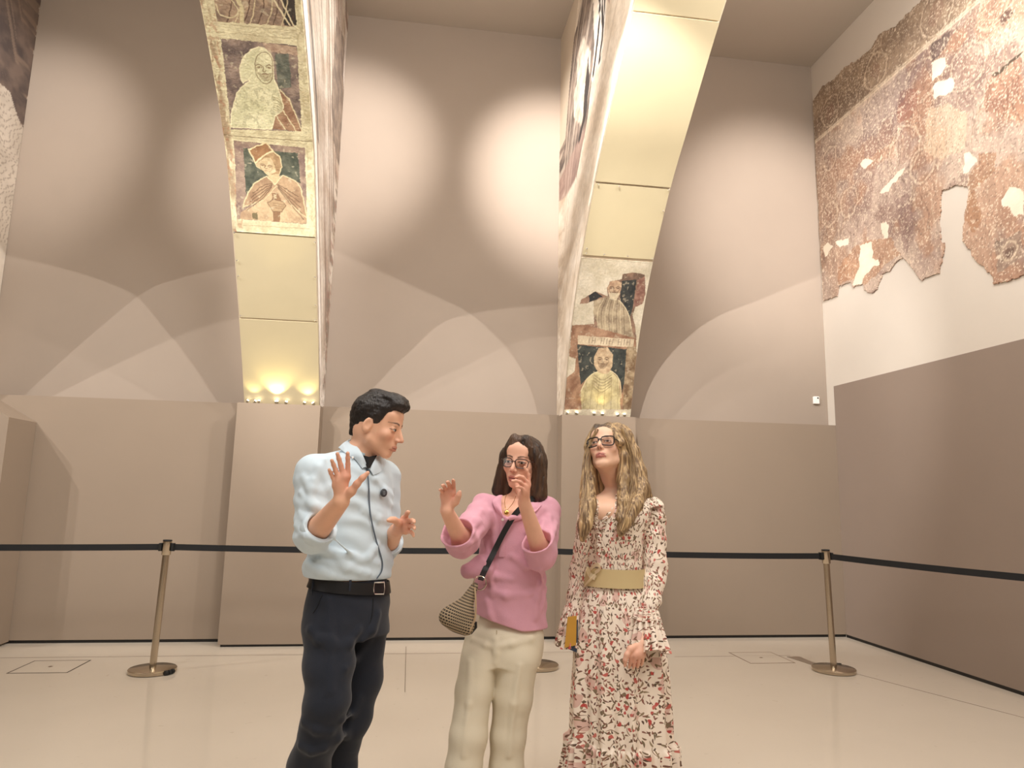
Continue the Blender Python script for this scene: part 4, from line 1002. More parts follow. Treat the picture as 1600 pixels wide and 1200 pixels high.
# ================================================================== the man in the pale blue shirt
MY = 2.82; MA = .69
mO = np.array([*at(505, 1200, 2.82)[:2], 0.0])
mHR = head_frame((.92, -.30, -.24), .0); mHo = at(590, 665, 2.80)
mH = Tr(head_sdf(dict(jaw=1.0, facelen=.97)), mHR, mHo, .99)
mC7 = at(563, 712, 2.83)
mshR, mshL = at(491, 741, 2.70), at(601, 744, 2.95)
melR, mwrR = at(488, 838, 2.65), at(533, 784, 2.47)
melL, mwrL = at(604, 853, 2.96), at(619, 829, 2.80)
dR = 2.455
def q2(x, y, Y): return at(x, y, Y)
mhandR = hand(mwrR, None, [chain(q2(543.5, 737, dR), q2(543.3, 708, dR-.015), 3, (0, .004, 0)), chain(q2(535.5, 738.5, dR-.004), q2(527.2, 709, dR-.02), 3, (0, .004, 0)),
                          chain(q2(528.5, 746, dR-.004), q2(518.5, 719.5, dR-.02), 3, (0, .004, 0)), chain(q2(523.5, 754, dR+.002), q2(514.2, 734, dR-.012), 3, (0, .004, 0))],
                [q2(549, 768, dR-.008), q2(558, 756, dR-.02), q2(566, 747, dR-.026), q2(574.5, 739, dR-.026)], .08, .0084, .025)
dL = 2.74
mhandL = hand(mwrL, None, [chain(q2(634, 807, dL), q2(638.5, 800, dL-.05), 3, (0, 0, .004)), chain(q2(638, 814, dL-.01), q2(647, 816, dL-.07), 3, (.004, 0, .004)),
                          chain(q2(639, 822, dL-.01), q2(647.5, 826, dL-.07), 3, (.004, 0, .004)), chain(q2(637, 830, dL-.005), q2(646, 837.5, dL-.05), 3, (.004, 0, .004))],
                [q2(622, 817, dL-.01), q2(616, 812.5, dL-.03), q2(611, 812, dL-.04), q2(606.5, 813, dL-.05)], .08, .0084, .026)
shirt_l = loft_px([(722, 514, 596), (732, 498, 606), (745, 488, 612), (765, 482, 614), (800, 485, 612), (840, 486, 611), (868, 482, 612), (886, 476, 613), (897, 477, 613), (905, 484, 609), (911, 490, 606)], MY, MA, .62)
tr_l = loft_px([(905, 489, 604), (925, 482, 606.5), (950, 479, 608), (975, 479, 607), (992, 481, 606)], MY, MA, .66)
mlegR = [(at(514, 985, 2.74), .094), (at(514, 1045, 2.70), .084), (at(511, 1095, 2.67), .074), (at(499, 1145, 2.70), .069), (at(482, 1200, 2.76), .073)]
p_, r_ = mlegR[-1]; mlegR.append((np.array([p_[0]-.06, p_[1]+.05, .035]), .078))
mlegL = [(at(568, 985, 2.90), .09), (at(564, 1060, 2.90), .078), (at(549, 1125, 2.90), .068), (at(534, 1160, 2.93), .064), (at(531, 1200, 2.95), .062)]
p_, r_ = mlegL[-1]; mlegL.append((np.array([p_[0]-.03, p_[1]+.04, .035]), .07))
def leg(L, d=0): return [Rc(L[i][0], L[i+1][0], L[i][1]-d, L[i+1][1]-d) for i in range(len(L)-1)]
footR = np.array([mlegR[-1][0][0], mlegR[-1][0][1], .0]); footL = np.array([mlegL[-1][0][0], mlegL[-1][0][1], .0])
mF = (.64, -.77, 0)
body = Un(mH, Rc(mHo+mHR@np.array([0, -.022, -.055]), mC7, .053, .056), Rc(mC7, at(553, 735, 2.83), .066, .09), Rc(mC7+(0, 0, -.01), mshR, .05, .055), Rc(mC7+(0, 0, -.01), mshL, .05, .05),
          inset(shirt_l, .022), inset(tr_l, .016), Rc(mshR, melR, .054, .046), Rc(melR, mwrR, .047, .0285), Rc(mshL, melL, .05, .044), Rc(melL, mwrL, .044, .0275),
          *leg(mlegR[:-1], .014), *leg(mlegL[:-1], .014), Rc(mlegR[-2][0], footR+(0, 0, .07), .055, .042), Rc(mlegL[-2][0], footL+(0, 0, .07), .048, .042),
          Rc(footR+(0, 0, .06), footR+np.array(mF)*.15+(0, 0, .045), .036, .03), Rc(footL+(0, 0, .06), footL+np.array(mF)*.15+(0, 0, .045), .036, .03), k=.02)
body = Un(body, mhandR, mhandL, k=.010)
def skin_col(base, H, Ho, lip, brow, iris, hands, pink=(204, 132, 112), **kw):
    R, o, sc = H
    def f(V):
        n = fbm(V, 30, 3); C = lin(base)*(.94+.12*n[:, None])
        for p, r in hands: C = blend(C, np.clip((r-np.linalg.norm(V-p, axis=1))/(r*.8), 0, 1)*.55, pink)
        q = (V-o)@R/sc; m = np.linalg.norm(q, axis=1) < .16; C2 = face_col(q, C.copy(), base, lip, brow, iris, **kw)
        return np.where(m[:, None], C2, C)
    return f
lo, hi = bbox([body.ch[0]]); lo2, hi2 = bbox([mhandR, mhandL]); lo = np.minimum(lo, lo2); hi = np.maximum(hi, hi2); lo[2] = -.01
man = sdf_obj('person', body, SKIN_H, np.maximum(lo, (-.75, 2.1, -.01)), np.minimum(hi, (.25, 3.3, 1.9)), M_skin, None,
              skin_col((230, 180, 150), (mHR, mHo, .99), None, (200, 134, 116), (38, 26, 22), (52, 32, 22), [(at(545, 735, dR), .11), (at(636, 818, dL), .10)]), origin=mO)
tag(man, 'dark-haired man in a pale blue shirt with one open hand raised', 'person')
# shirt
bodyR, cavR, halfR, dnR, cuR = sleeve(mshR, melR, mwrR, .074, .062, .060, .30, .053)
bodyL, cavL, halfL, dnL, cuL = sleeve(mshL, melL, mwrL, .064, .056, .052, .34, .045)
tors = Un(shirt_l, Rc(mC7+(0, 0, -.022), mshR+(.005, 0, 0), .062, .066), Rc(mC7+(0, 0, -.022), mshL, .060, .058), k=.03)
def cloth(a1, s1, a2=0, s2=1, st=(1, 1, .5)):
    st = np.array(st)
    return lambda P: a1*2*(fbm(P*st, s1, 3)-.5)+(a2*2*(fbm(P, s2, 3)-.5) if a2 else 0)
def ridged(P, d, s, a):
    """long soft wrinkles running across direction d"""
    w = P+.02*np.stack([fbm(P+k*7.7, 9, 2)-.5 for k in range(3)], 1)*2
    return a*np.sin(2*PI*s*(w@np.array(d)))*np.clip(2*fbm(P+3.3, 7, 2)-.55, 0, 1)
raw = Un(tors, bodyR, bodyL, k=.018)
cr = crease(raw, [[(470, 770), (490, 790), (515, 800)], [(468, 800), (488, 815), (508, 812)], [(462, 822), (480, 836), (500, 846)], [(498, 730), (512, 760), (520, 790)], [(520, 840), (555, 870), (590, 880)], [(500, 875), (540, 888), (575, 896)], [(482, 880), (500, 893), (515, 900)],
      [(600, 770), (608, 790), (607, 830)], [(585, 750), (600, 765), (612, 775)], [(590, 850), (575, 870), (545, 885)], [(520, 860), (535, 880), (560, 893)], [(566, 800), (590, 812), (610, 815)], [(495, 850), (510, 862), (540, 868)], [(505, 720), (490, 750), (484, 780)], [(475, 745), (485, 765), (488, 790)]], -.002, .006)
shirt_n = Sub(Off(Un(raw, *cr, k=.022), lambda P: ridged(P, (.3, .2, .9), 16, .0035)+.0025*2*(fbm(P, 13, 3)-.5)), cavR, cavL, Rc(mC7+(.012, -.012, .045), mHo+mHR@np.array([0, -.02, -.08]), .055, .062), Rc(at(578, 706, 2.74), at(575.5, 729, 2.68), .034, .011), Half((0, 0, at(545, 907, MY)[2]), (.06, 0, 1)), k=.006)
M_shirt = mat('pale_blue_cotton', (206, 222, 232), .85, bump=.12, bscale=500, spec=.2, sheen=.1)
lo, hi = bbox([raw]); shirt = sdf_obj('shirt', shirt_n, .0032, np.maximum(lo, (-.6, 2.3, .95)), np.minimum(hi, (.25, 3.2, 1.65)), M_shirt, man)
# cuffs turned up
for cu, dn, r in ((cuR, dnR, .060), (cuL, dnL, .0525)):
    mb = MB(); mb.lathe([(r, -.045), (r+.004, -.04), (r+.0045, -.004), (r+.002, .001), (r-.003, 0), (r-.005, -.006), (r-.006, -.03)], cu, 40, dn); mb.F = [f for f in mb.F if len(f) == 4]; mb.obj('cuff', M_shirt, shirt)
MB().sheet(np.array([[at(566, 711, 2.757), at(576, 714, 2.735), at(589, 711, 2.79)], [at(570, 721, 2.742), at(576, 722, 2.725), at(584, 720, 2.76)], [at(574, 731, 2.725), at(576, 732, 2.718), at(578, 731, 2.73)]]), .003).obj('collar_infill', mat('infill_black', (24, 22, 22), .9), man)  # black sheet filling the open V of the collar
M_trim = mat('slate_trim', (84, 98, 112), .8)
pl_ = hits(shirt_n, [(573, 732), (575, 745), (576.5, 765), (577, 785), (579, 805), (583, 825), (588, 845), (594, 865), (597.5, 880), (596, 893), (589, 904)], .006)
MB().ribbon(smooth_path(pl_, 50), (.77, .64, 0), .0052, .0022).obj('placket_edge', M_trim, shirt)
# collar: stand and two leaves
mb = MB(); cax = (mHo+mHR@np.array([0, -.028, -.055])-mC7); cax /= np.linalg.norm(cax); Rr = np.array(Vector((0, 0, 1)).rotation_difference(Vector(cax)).to_matrix()); G = []
for hh, rr in ((-.018, .070), (.012, .067), (.034, .066)):
    row = []
    for i in range(49):
        a = MA-PI/2+.42+(2*PI-.84)*i/48; row.append(mC7+Rr@np.array([rr*math.cos(a), rr*math.sin(a), hh+.008*math.cos(a-MA-PI/2)]))
    G.append(row)
mb.sheet(np.array(G), .003); col_o = mb.obj('collar', M_shirt, shirt)
def leaf(inner, outer, m_, parent, name='collar_leaf'):
    a = smooth_path(inner, 16); b_ = smooth_path(outer, 16); G = []
    for t in np.linspace(0, 1, 7): G.append(a*(1-t)+b_*t+np.array([0, -.006, .003])*math.sin(PI*t))
    return MB().sheet(np.array(G), .003).obj(name, m_, parent)
hs = lambda x, y, o: (lambda p: p if p is not None else at(x, y, 2.72))(hit(shirt_n, x, y, o))
leaf([at(546, 687, 2.86), at(553, 694, 2.795), at(561, 702, 2.75), at(568, 714, 2.725), hs(574, 730, .007)],
     [hs(529, 699, .006), hs(537, 706, .006), hs(547, 713, .006), hs(556, 718, .006), hs(566, 732, .005)], M_shirt, shirt)
leaf([at(592, 708, 2.84), at(588, 714, 2.80), at(584, 719, 2.765), at(580, 725, 2.745), hs(575, 731, .007)],
     [hs(603, 722, .006), hs(600, 730, .006), hs(594, 737, .006), hs(589, 740, .006), hs(583, 742, .006)], M_shirt, shirt)
for x, y in ((551, 715), (566, 727), (563, 706)):
    p = hit(shirt_n, x, y, .012); MB().lathe([(.0045, 0), (.005, .0015), (.0035, .0025)], p, 12, (.3, -.95, .1)).obj('button', M_whiteb, shirt)
p = hit(shirt_n, 599.5, 770, .004); nn_ = np.array((.62, -.78, .05))
bd = MB().lathe([(.0155, -.001), (.016, .001), (.0135, .003)], p, 28, nn_); bdo = bd.obj('badge', mat('dark_badge', (58, 62, 68), .35), shirt)
mb = MB(); u_ = np.cross((0, 0, 1), nn_); u_ /= np.linalg.norm(u_); v_ = np.cross(nn_, u_)
for dz, w in ((.004, .009), (-.0015, .012), (-.0065, .008)): mb.ribbon([p+nn_*.0035+v_*dz-u_*w*.5, p+nn_*.0035+v_*dz, p+nn_*.0035+v_*dz+u_*w*.5], v_, .0018, .0006)
mb.obj('badge_print', mat('pale_print', (150, 156, 160), .5), bdo)
# trousers, belt and shoes
crT = None
traw = Un(tr_l, *leg(mlegR), *leg(mlegL), k=.03)
crs = crease(traw, [[(486, 985), (500, 1000), (520, 1005)], [(560, 985), (545, 1005), (515, 1012)], [(575, 1000), (555, 1025), (540, 1045)], [(476, 1128), (495, 1140), (517, 1142)], [(470, 1165), (488, 1172), (506, 1170)], [(545, 1130), (540, 1145), (528, 1155)], [(512, 940), (514, 1000), (515, 1080)], [(590, 960), (580, 985), (566, 1000)], [(560, 1090), (550, 1115), (535, 1125)]], -.002, .007)
trou = Sub(Off(Un(traw, *crs, k=.026), lambda P: ridged(P, (.5, .2, .7), 9, .004)+.002*2*(fbm(P, 15, 3)-.5)), Half((0, 0, at(545, 900, MY)[2]), (0, 0, -1)), k=.004)
trou = And(trou, Half((0, 0, .03), (0, 0, -1)))
M_navy = mat('navy_wool', (34, 38, 48), .85, noise=.06, nscale=10, bump=.15, bscale=420, spec=.25, sheen=.15)
lo, hi = bbox([traw]); lo[2] = 0; tro = sdf_obj('trousers', trou, .0042, np.maximum(lo, (-.8, 2.4, 0)), np.minimum(hi, (.25, 3.3, 1.15)), M_navy, man)
zb = at(545, 914, MY)[2]
M_belt = mat('black_leather', (16, 16, 18), .4)
bl = MB().sheet(ring(tr_l, zb-.016, zb+.026, .007, (-.12, .0)), .004).obj('belt', M_belt, man)
p = hit(traw, 594, 919, .022); uu = np.array((.80, .60, -.06)); uu /= np.linalg.norm(uu); vv = np.array((0, 0, 1.0))
MB().tube([p+uu*a+vv*b_ for a, b_ in ((-.028, -.020), (-.03, 0), (-.028, .020), (.016, .022), (.019, 0), (.016, -.022))], .0032, 8, closed=True).obj('buckle', mat('silver_buckle', (228, 228, 226), .2, metal=1), bl)
for x in (489, 547): 
    p = hit(traw, x, 917, .006)
    if p is not None: MB().ribbon([p+(0, 0, -.03), p+(0, -.007, 0), p+(0, 0, .026)], (.8, .4, 0), .009, .003).obj('belt_loop', M_navy, bl)
fl_ = hits(traw, [(583, 935), (582, 955), (579, 970), (572, 985)], .001); 
if len(fl_) > 2: MB().ribbon(smooth_path(fl_, 14), (.77, .64, 0), .004, .003).obj('fly', mat('dark_seam', (18, 20, 26), .9), tro)
pk = hits(traw, [(503, 930), (497, 945), (489, 958)], .001)
if len(pk) > 2: MB().ribbon(smooth_path(pk, 14), (.77, .5, .3), .004, .003).obj('pocket_edge', mat('pocket_seam', (24, 27, 34), .9), tro)
M_shoe = mat('black_shoe', (20, 18, 17), .35)
for ft in (footR, footL):
    s_, c_ = shoe(ft-np.array(mF)*.06, mF); sdf_obj('shoe', s_, .006, c_-(.3, .3, c_[2]+.01), c_+(.3, .3, .16), M_shoe, man)
# hair
HL = ([-.13, -.085, -.055, -.034, -.027, .004, .012, .026, .033, .050, .075, .12], [-.060, -.062, -.064, -.060, .010, .022, -.046, -.046, .022, .052, .068, .080])
def hairline(P): return (np.interp(P[:, 1], *HL)-P[:, 2])*.6
def strands(P, a, s, st): return a*2*(fbm(P*np.array(st), s, 3)-.5)
mh = Un(El((0, -.017, .046), (.0825, .1035, .086)), El((.0, .066, .098), (.056, .040, .026)), El((.0, .012, .118), (.056, .070, .022)), Rc((0, -.055, .0), (0, -.055, -.055), .056, .050), k=.03)
mhair = Off(And(mh, Fn(hairline, (0, 0, .05), .2), .008), lambda P: strands(P, .005, 46, (1.2, .4, .8))+strands(P+5, .003, 110, (1, .4, .7)))
mhw = Tr(mhair, mHR, mHo, .99)
def hair_col(c0, c1, s=30, st=(1, 1, .3)):
    return lambda V: lin(c0)*(1-fbm(V*np.array(st), s, 3)[:, None])+lin(c1)*fbm(V*np.array(st), s, 3)[:, None]
hr = sdf_obj('hair', mhw, .0024, mHo-.17, mHo+.19, M_hairv, man, hair_col((14, 11, 10), (40, 31, 27)))
mb = MB()
for i in range(70):   # short loose locks over the crown and forehead
    a = RNG.uniform(-.9, .9); y0 = RNG.uniform(-.03, .045); x0 = a*.055; p0_ = np.array([x0, y0, .128-1.6*x0*x0*8-.9*y0*y0*4]); d = np.array([RNG.uniform(-.012, .012), RNG.uniform(.02, .04), RNG.uniform(-.004, .006)])
    pts = [p0_, p0_+d*.5+(0, 0, .006), p0_+d+(0, 0, -.004-RNG.uniform(0, .012))]; pts = smooth_path(pts, 7); mb.tube([mHo+mHR@(q*.99) for q in pts], [.0035, .004, .004, .0036, .003, .002, .0008], 5)
mb.obj('hair_locks', mat('dark_hair', (26, 20, 18), .4), hr)

# ================================================================== the woman in the pink shirt
WY = 3.0; WA = -.2
wO = np.array([*at(760, 1200, 3.0)[:2], 0.0])
wHR = head_frame((-.50, -.86, -.02), .10); wHo = at(816, 723, 3.03)
wS = .96
wH = Tr(head_sdf(dict(jaw=.96, facelen=.94, open=.0025)), wHR, wHo, wS)
wC7 = at(812, 783, 3.07)
wshR, wshL = at(758, 793, 3.0), at(853, 799, 3.02)
welR, wwrR = at(722, 846, 2.82), at(698, 798, 2.66)
welL, wwrL = at(846, 866, 2.86), at(819, 786, 2.72)
d1 = 2.655
whR = hand(wwrR, None, [chain(at(709, 764, d1), at(708, 750, d1-.045), 3, (0, -.004, .006)), chain(at(703, 763.5, d1), at(698.5, 753, d1-.055), 3, (0, -.004, .006)),
                        chain(at(696.5, 766, d1), at(691, 758.5, d1-.055), 3, (0, -.004, .005)), chain(at(691.5, 771, d1+.004), at(687, 765.5, d1-.045), 3, (0, -.003, .004))],
           [at(712, 784, d1-.015), at(715.5, 777, d1-.025), at(717, 773, d1-.03), at(718.5, 768.5, d1-.035)], .07, .0072, .0225)
d2 = 2.69
whL = hand(wwrL, None, [chain(at(826, 751, d2), at(819.5, 730, d2-.01), 3, (.006, 0, 0)), chain(at(823, 753, d2-.014), at(805.5, 745.5, d2-.03), 3, (.003, 0, .010)),
                        chain(at(820.5, 760, d2-.02), at(800.5, 751.5, d2-.04), 3, (.002, 0, .008)), chain(at(818.5, 767, d2-.02), at(806.5, 761, d2-.045), 3, (.002, 0, .006))],
           [at(815, 775, d2+.015), at(811, 766, d2+.03), at(808, 760, d2+.035), at(806, 754, d2+.035)], .07, .0072, .0225)
tun_l = loft_px([(784, 766, 848), (793, 753, 860), (810, 749, 861), (835, 751, 857), (865, 748, 853), (895, 742, 851), (925, 741, 852), (955, 743, 852.5), (990, 744, 852)], WY, WA, .66)
wtr_l = loft_px([(915, 764, 832, .46), (945, 756, 840, .50), (970, 748, 844, .52), (990, 730, 847.5, .58), (1015, 723, 846, .62), (1036, 720, 842, .62)], WY, WA, .62)
wlR = [(at(748, 1030, 2.97), .072), (at(740, 1080, 2.95), .072), (at(732, 1150, 2.93), .072), (at(724, 1200, 2.92), .070)]
p_ = wlR[-1][0]; wlR.append((np.array([p_[0]-.045, p_[1]+.02, .03]), .085))
wlL = [(at(808, 1030, 2.97), .088), (at(801, 1090, 2.97), .078), (at(794, 1150, 2.97), .070), (at(791, 1200, 2.97), .066)]
p_ = wlL[-1][0]; wlL.append((np.array([p_[0]-.02, p_[1]+.02, .03]), .08))
wF = np.array((-.2, -.98, 0)); fR = np.array([*wlR[-1][0][:2], 0.]); fL = np.array([*wlL[-1][0][:2], 0.])
body = Un(wH, Rc(wHo+wHR@np.array([0, -.026, -.055]), wC7, .046, .048), Rc(wC7, at(803, 800, 3.03), .05, .07), Rc(wC7+(0, 0, -.01), wshR, .04, .044), Rc(wC7+(0, 0, -.01), wshL, .04, .046), inset(tun_l, .022, zlo=at(800, 935, WY)[2], zhi=at(800, 798, WY)[2]), inset(wtr_l, .022),
          El(at(803, 806, 2.985), (.10, .07, .06)),
          Rc(wshR, welR, .044, .038), Rc(welR, wwrR, .038, .0245), Rc(wshL, welL, .046, .038), Rc(welL, wwrL, .039, .0245), *leg(wlR[:-1], .018), *leg(wlL[:-1], .018), Rc(wlR[-2][0], fR+(0, 0, .07), .045, .035), Rc(wlL[-2][0], fL+(0, 0, .07), .045, .035),
          Rc(fR+(0, 0, .055), fR+wF*.13+(0, 0, .035), .032, .026), Rc(fL+(0, 0, .055), fL+wF*.13+(0, 0, .035), .032, .026), k=.02)
body = Un(body, whR, whL, k=.009)
lo, hi = bbox([body.ch[0], whR, whL]); lo[2] = -.01
wom = sdf_obj('person', body, SKIN_H, np.maximum(lo, (-.2, 2.4, -.01)), np.minimum(hi, (.85, 3.4, 1.75)), M_skin, None,
              skin_col((232, 180, 154), (wHR, wHo, wS), None, (188, 108, 100), (70, 48, 38), (58, 40, 28), [(at(703, 760, d1), .10), (at(815, 755, d2), .09)], open_=.0025), origin=wO)
tag(wom, 'woman with a brown bob, glasses and pink shirt holding both hands up', 'person')
bR, cR, hR, nR, uR = sleeve(wshR, welR, wwrR, .060, .062, .072, .32, .067)
bL, cL, hL, nL, uL = sleeve(wshL, welL, wwrL, .064, .062, .068, .26, .063)
tor2 = Un(tun_l, Rc(wC7+(0, 0, -.035), wshR, .035, .054), Rc(wC7+(0, 0, -.035), wshL, .035, .058), Rc(at(752, 884, 2.93), at(731, 893, 2.91), .045, .030), k=.03)
raw2 = Un(tor2, bR, bL, k=.018)
cr2 = crease(raw2, [[(752, 800), (738, 815), (720, 830)], [(748, 815), (730, 835), (712, 850)], [(752, 830), (735, 848), (722, 858)], [(858, 808), (862, 830), (855, 850)], [(868, 820), (860, 840), (848, 846)], [(850, 815), (845, 835), (840, 850)], [(760, 850), (765, 890), (770, 930)], [(845, 890), (850, 920), (846, 950)], [(722, 884), (732, 895), (745, 900)], [(755, 905), (775, 900), (800, 905)], [(800, 870), (820, 885), (842, 890)], [(760, 920), (790, 930), (830, 928)], [(765, 800), (772, 830), (775, 860)], [(835, 808), (828, 830), (826, 860)], [(762, 940), (766, 960), (772, 975)], [(846, 905), (838, 935), (836, 965)]], -.002, .006)
neckhole = Un(Rc(wC7+(0, 0, -.01), wHo+wHR@np.array([0, -.02, -.09]), .052, .06), Rc(at(793, 795, 2.90), at(790, 808, 2.86), .030, .010), Rc(at(800, 782, 2.96), at(793, 797, 2.90), .055, .03), k=.02)
zh = at(800, 980, WY)[2]
tun_n = Sub(Off(Un(raw2, *cr2, k=.022), lambda P: ridged(P, (.5, .3, .8), 14, .0035)+.003*2*(fbm(P, 12, 3)-.5)), cR, cL, neckhole, k=.005)
tun_n = And(tun_n, Fn(lambda P: (zh+.30*np.maximum(0, .47-P[:, 0])+.12*np.maximum(0, P[:, 0]-.56)-P[:, 2])*.9, (.4, 3.0, zh), 1.0), .004)
M_pink = mat('pink_linen', (216, 160, 176), .9, noise=.04, nscale=14, bump=.2, bscale=420, spec=.15, sheen=.15)
lo, hi = bbox([raw2]); tun = sdf_obj('shirt', tun_n, .0032, np.maximum(lo, (-.2, 2.4, .8)), np.minimum(hi, (.85, 3.3, 1.55)), M_pink, wom)
ht = lambda x, y, o: (lambda p: p if p is not None else at(x, y, 2.9))(hit(tun_n, x, y, o, Y0=2.4))
leaf([at(785, 774, 2.985), at(783, 781, 2.955), at(783, 789, 2.925), at(784, 798, 2.90), at(786, 806, 2.885)], [ht(776, 776, .008), ht(770, 782, .008), ht(771, 789, .008), ht(776, 798, .008), ht(784, 809, .006)], M_pink, tun)
leaf([at(836, 782, 3.03), at(824, 788, 2.97), at(812, 796, 2.92), at(800, 804, 2.89), at(791, 810, 2.88)], [ht(846, 790, .008), ht(836, 800, .008), ht(824, 806, .008), ht(812, 812, .008), ht(797, 815, .006)], M_pink, tun)
pl_ = hits(tun_n, [(787, 812), (786, 830), (785, 850), (784, 870)], .002)
if len(pl_) > 2: MB().ribbon(smooth_path(pl_, 20), (1, -.2, 0), .022, .003).obj('placket', M_pink, tun)
for x, y in ((785.5, 812),):
    p = hit(tun_n, x, y, .006, Y0=2.4)
    if p is not None: MB().lathe([(.005, 0), (.0055, .0015), (.004, .0025)], p, 12, (-.2, -.98, .1)).obj('button', M_pearl, tun)
# trousers
traw2 = Un(wtr_l, *leg(wlR), *leg(wlL), k=.02)
crs2 = crease(traw2, [[(774, 1000), (775, 1020), (774, 1035)], [(740, 1000), (758, 1008), (772, 1012)], [(778, 1010), (800, 1006), (830, 998)], [(735, 1035), (733, 1100), (725, 1180)], [(812, 1040), (803, 1100), (795, 1180)]], -.002, .005)
trou2 = And(Off(Un(traw2, *crs2, k=.02), lambda P: ridged(P, (.4, .2, .8), 5, .0018)), Half((0, 0, .02), (0, 0, -1)))
M_cream = mat('cream_denim', (214, 203, 180), .85, noise=.03, nscale=12, bump=.12, bscale=400, spec=.2)
lo, hi = bbox([traw2]); lo[2] = 0; tr2 = sdf_obj('trousers', trou2, .0042, np.maximum(lo, (-.3, 2.5, 0)), np.minimum(hi, (.8, 3.4, 1.1)), M_cream, wom)
pts = hits(traw2, [(776, 985), (776, 1005), (775, 1025)], .0015)
if len(pts) > 2: MB().ribbon(smooth_path(pts, 10), (1, -.2, 0), .004, .002).obj('fly', mat('cream_seam', (176, 160, 130), .9), tr2)
for ft in (fR, fL):
    s_, c_ = shoe(ft-wF*.05, wF, .24, .04, .06); sdf_obj('shoe', s_, .006, c_-(.3, .3, c_[2]+.01), c_+(.3, .3, .14), mat('tan_shoe', (150, 116, 84), .5), wom)
# hair: centre-parted bob
wh = Un(El((0, -.018, .045), (.086, .105, .081)), Rc((.080, .012, .02), (.098, .004, -.135), .024, .034), Rc((-.080, .012, .02), (-.098, .000, -.135), .024, .036), Rc((0, -.07, .02), (0, -.065, -.125), .075, .080), Rc((.05, -.045, 0), (.065, -.04, -.14), .05, .052), Rc((-.05, -.045, 0), (-.065, -.04, -.14), .05, .052), Rc((.03, .052, .106), (.080, .034, .02), .018, .014), Rc((-.03, .052, .106), (-.080, .034, .02), .018, .014), k=.03)
wh = Sub(wh, Un(El((0, .10, -.034), (.067, .088, .098)), Rc((0, .06, -.10), (0, .05, -.22), .050, .058), k=.02), El((.006, .112, .036), (.058, .062, .040)), k=.010)
def flow(P): # strands falling from the parting, swept sideways
    return np.stack([P[:, 0]*1.2, P[:, 1]*1.2, P[:, 2]*.22+.10*np.abs(P[:, 0])], 1)
whair = Off(wh, lambda P: .0050*2*(fbm(flow(P), 55, 3)-.5)+.0028*2*(fbm(flow(P)+3, 130, 2)-.5))
whw = Tr(whair, wHR, wHo, wS)
def hair_col2(R, o, c0, c1, c2=None, s=45):
    def f(V):
        q = (V-o)@R; n = fbm(np.stack([q[:, 0]*1.2, q[:, 1]*1.2, q[:, 2]*.2+.1*np.abs(q[:, 0])], 1), s, 3); n = np.clip((n-.3)/.4, 0, 1)[:, None]
        C = lin(c0)*(1-n)+lin(c1)*n
        if c2 is not None:
            m = np.clip((q[:, 2]-.075)/.05, 0, 1)*np.clip((.05-np.abs(q[:, 0]))/.04, 0, 1); C = blend(C, m*.8, c2)
        return C
    return f
hr = sdf_obj('hair', whw, .0026, wHo-.26, wHo+.22, M_hairv, wom, hair_col2(wHR, wHo, (44, 30, 22), (88, 64, 46)))
glasses(wom, wHR, wHo, .054, .040, .72, .0019, mat('brown_frame', (44, 24, 20), .3), sc=wS)
for s in (-1,):
    MB().lathe([(.003, 0), (.0055, .003), (.0055, .007), (.002, .0095)], wHo+wHR@np.array([s*.084, -.006, -.042])*wS, 12, wHR[:, 0]*s).obj('earring', M_pearl, wom)
ck = [at(806, 775, 2.97), at(802, 785, 2.935), at(796, 793, 2.905), at(791.5, 797, 2.895), at(789, 790, 2.91), at(789, 780, 2.95), at(792, 772, 2.98)]
nk = MB().tube(smooth_path(ck, 40), .0011, 6).obj('necklace', M_gold2, wom)
MB().lathe([(.0085, -.001), (.0095, .0005), (.007, .002)], at(791.5, 801, 2.885), 20, (-.2, -.97, .2)).obj('pendant', M_gold2, nk)

# ================================================================== handbag of the woman in pink
bY = 2.80
bt = at(743, 913, bY); bc_ = at(717, 966, bY)
bg = thing('handbag', 'small woven beige and black handbag hanging at the hip of the woman in pink', 'handbag', (bc_[0], bc_[1], bc_[2]-.07))
axu = (bt-bc_)/np.linalg.norm(bt-bc_); dep = np.array([0, 1., 0]); dep -= axu*(dep@axu); dep /= np.linalg.norm(dep); sd = np.cross(axu, dep)
RB = np.stack([sd, dep, axu], 1); LB = np.linalg.norm(bt-bc_)
loc = Un(El((0, 0, .005), (.058, .034, .052)), Rc((0, 0, .03), (0, 0, LB*.95), .036, .014), Rc((-.042, 0, -.016), (.044, 0, -.016), .030), k=.03)
bagn = Tr(loc, RB, bc_, 1.0)
m_bag, nt, b = newmat('woven_stripe')
uvn = N(nt, 'ShaderNodeUVMap', uv_map='UVMap'); sx = N(nt, 'ShaderNodeSeparateXYZ'); nt.links.new(uvn.outputs[0], sx.inputs[0])
row = math_n(nt, 'MULTIPLY', sx.outputs[1], 1/.0108); fr_ = math_n(nt, 'FRACT', row); alt = math_n(nt, 'FRACT', math_n(nt, 'MULTIPLY', math_n(nt, 'FLOOR', row), .5))
cx_ = math_n(nt, 'FRACT', math_n(nt, 'ADD', math_n(nt, 'MULTIPLY', sx.outputs[0], 1/.0085), alt)); dk = math_n(nt, 'MULTIPLY', math_n(nt, 'LESS_THAN', fr_, .52), math_n(nt, 'LESS_THAN', cx_, .74))
nt.links.new(mix_c(nt, dk, L4((164, 144, 116)), L4((36, 30, 26))), b.inputs['Base Color']); b.inputs['Roughness'].default_value = .85
bp = N(nt, 'ShaderNodeBump', in_Strength=.5, in_Distance=.002); nt.links.new(math_n(nt, 'SUBTRACT', 1.0, dk), bp.inputs['Height']); nt.links.new(bp.outputs[0], b.inputs['Normal'])
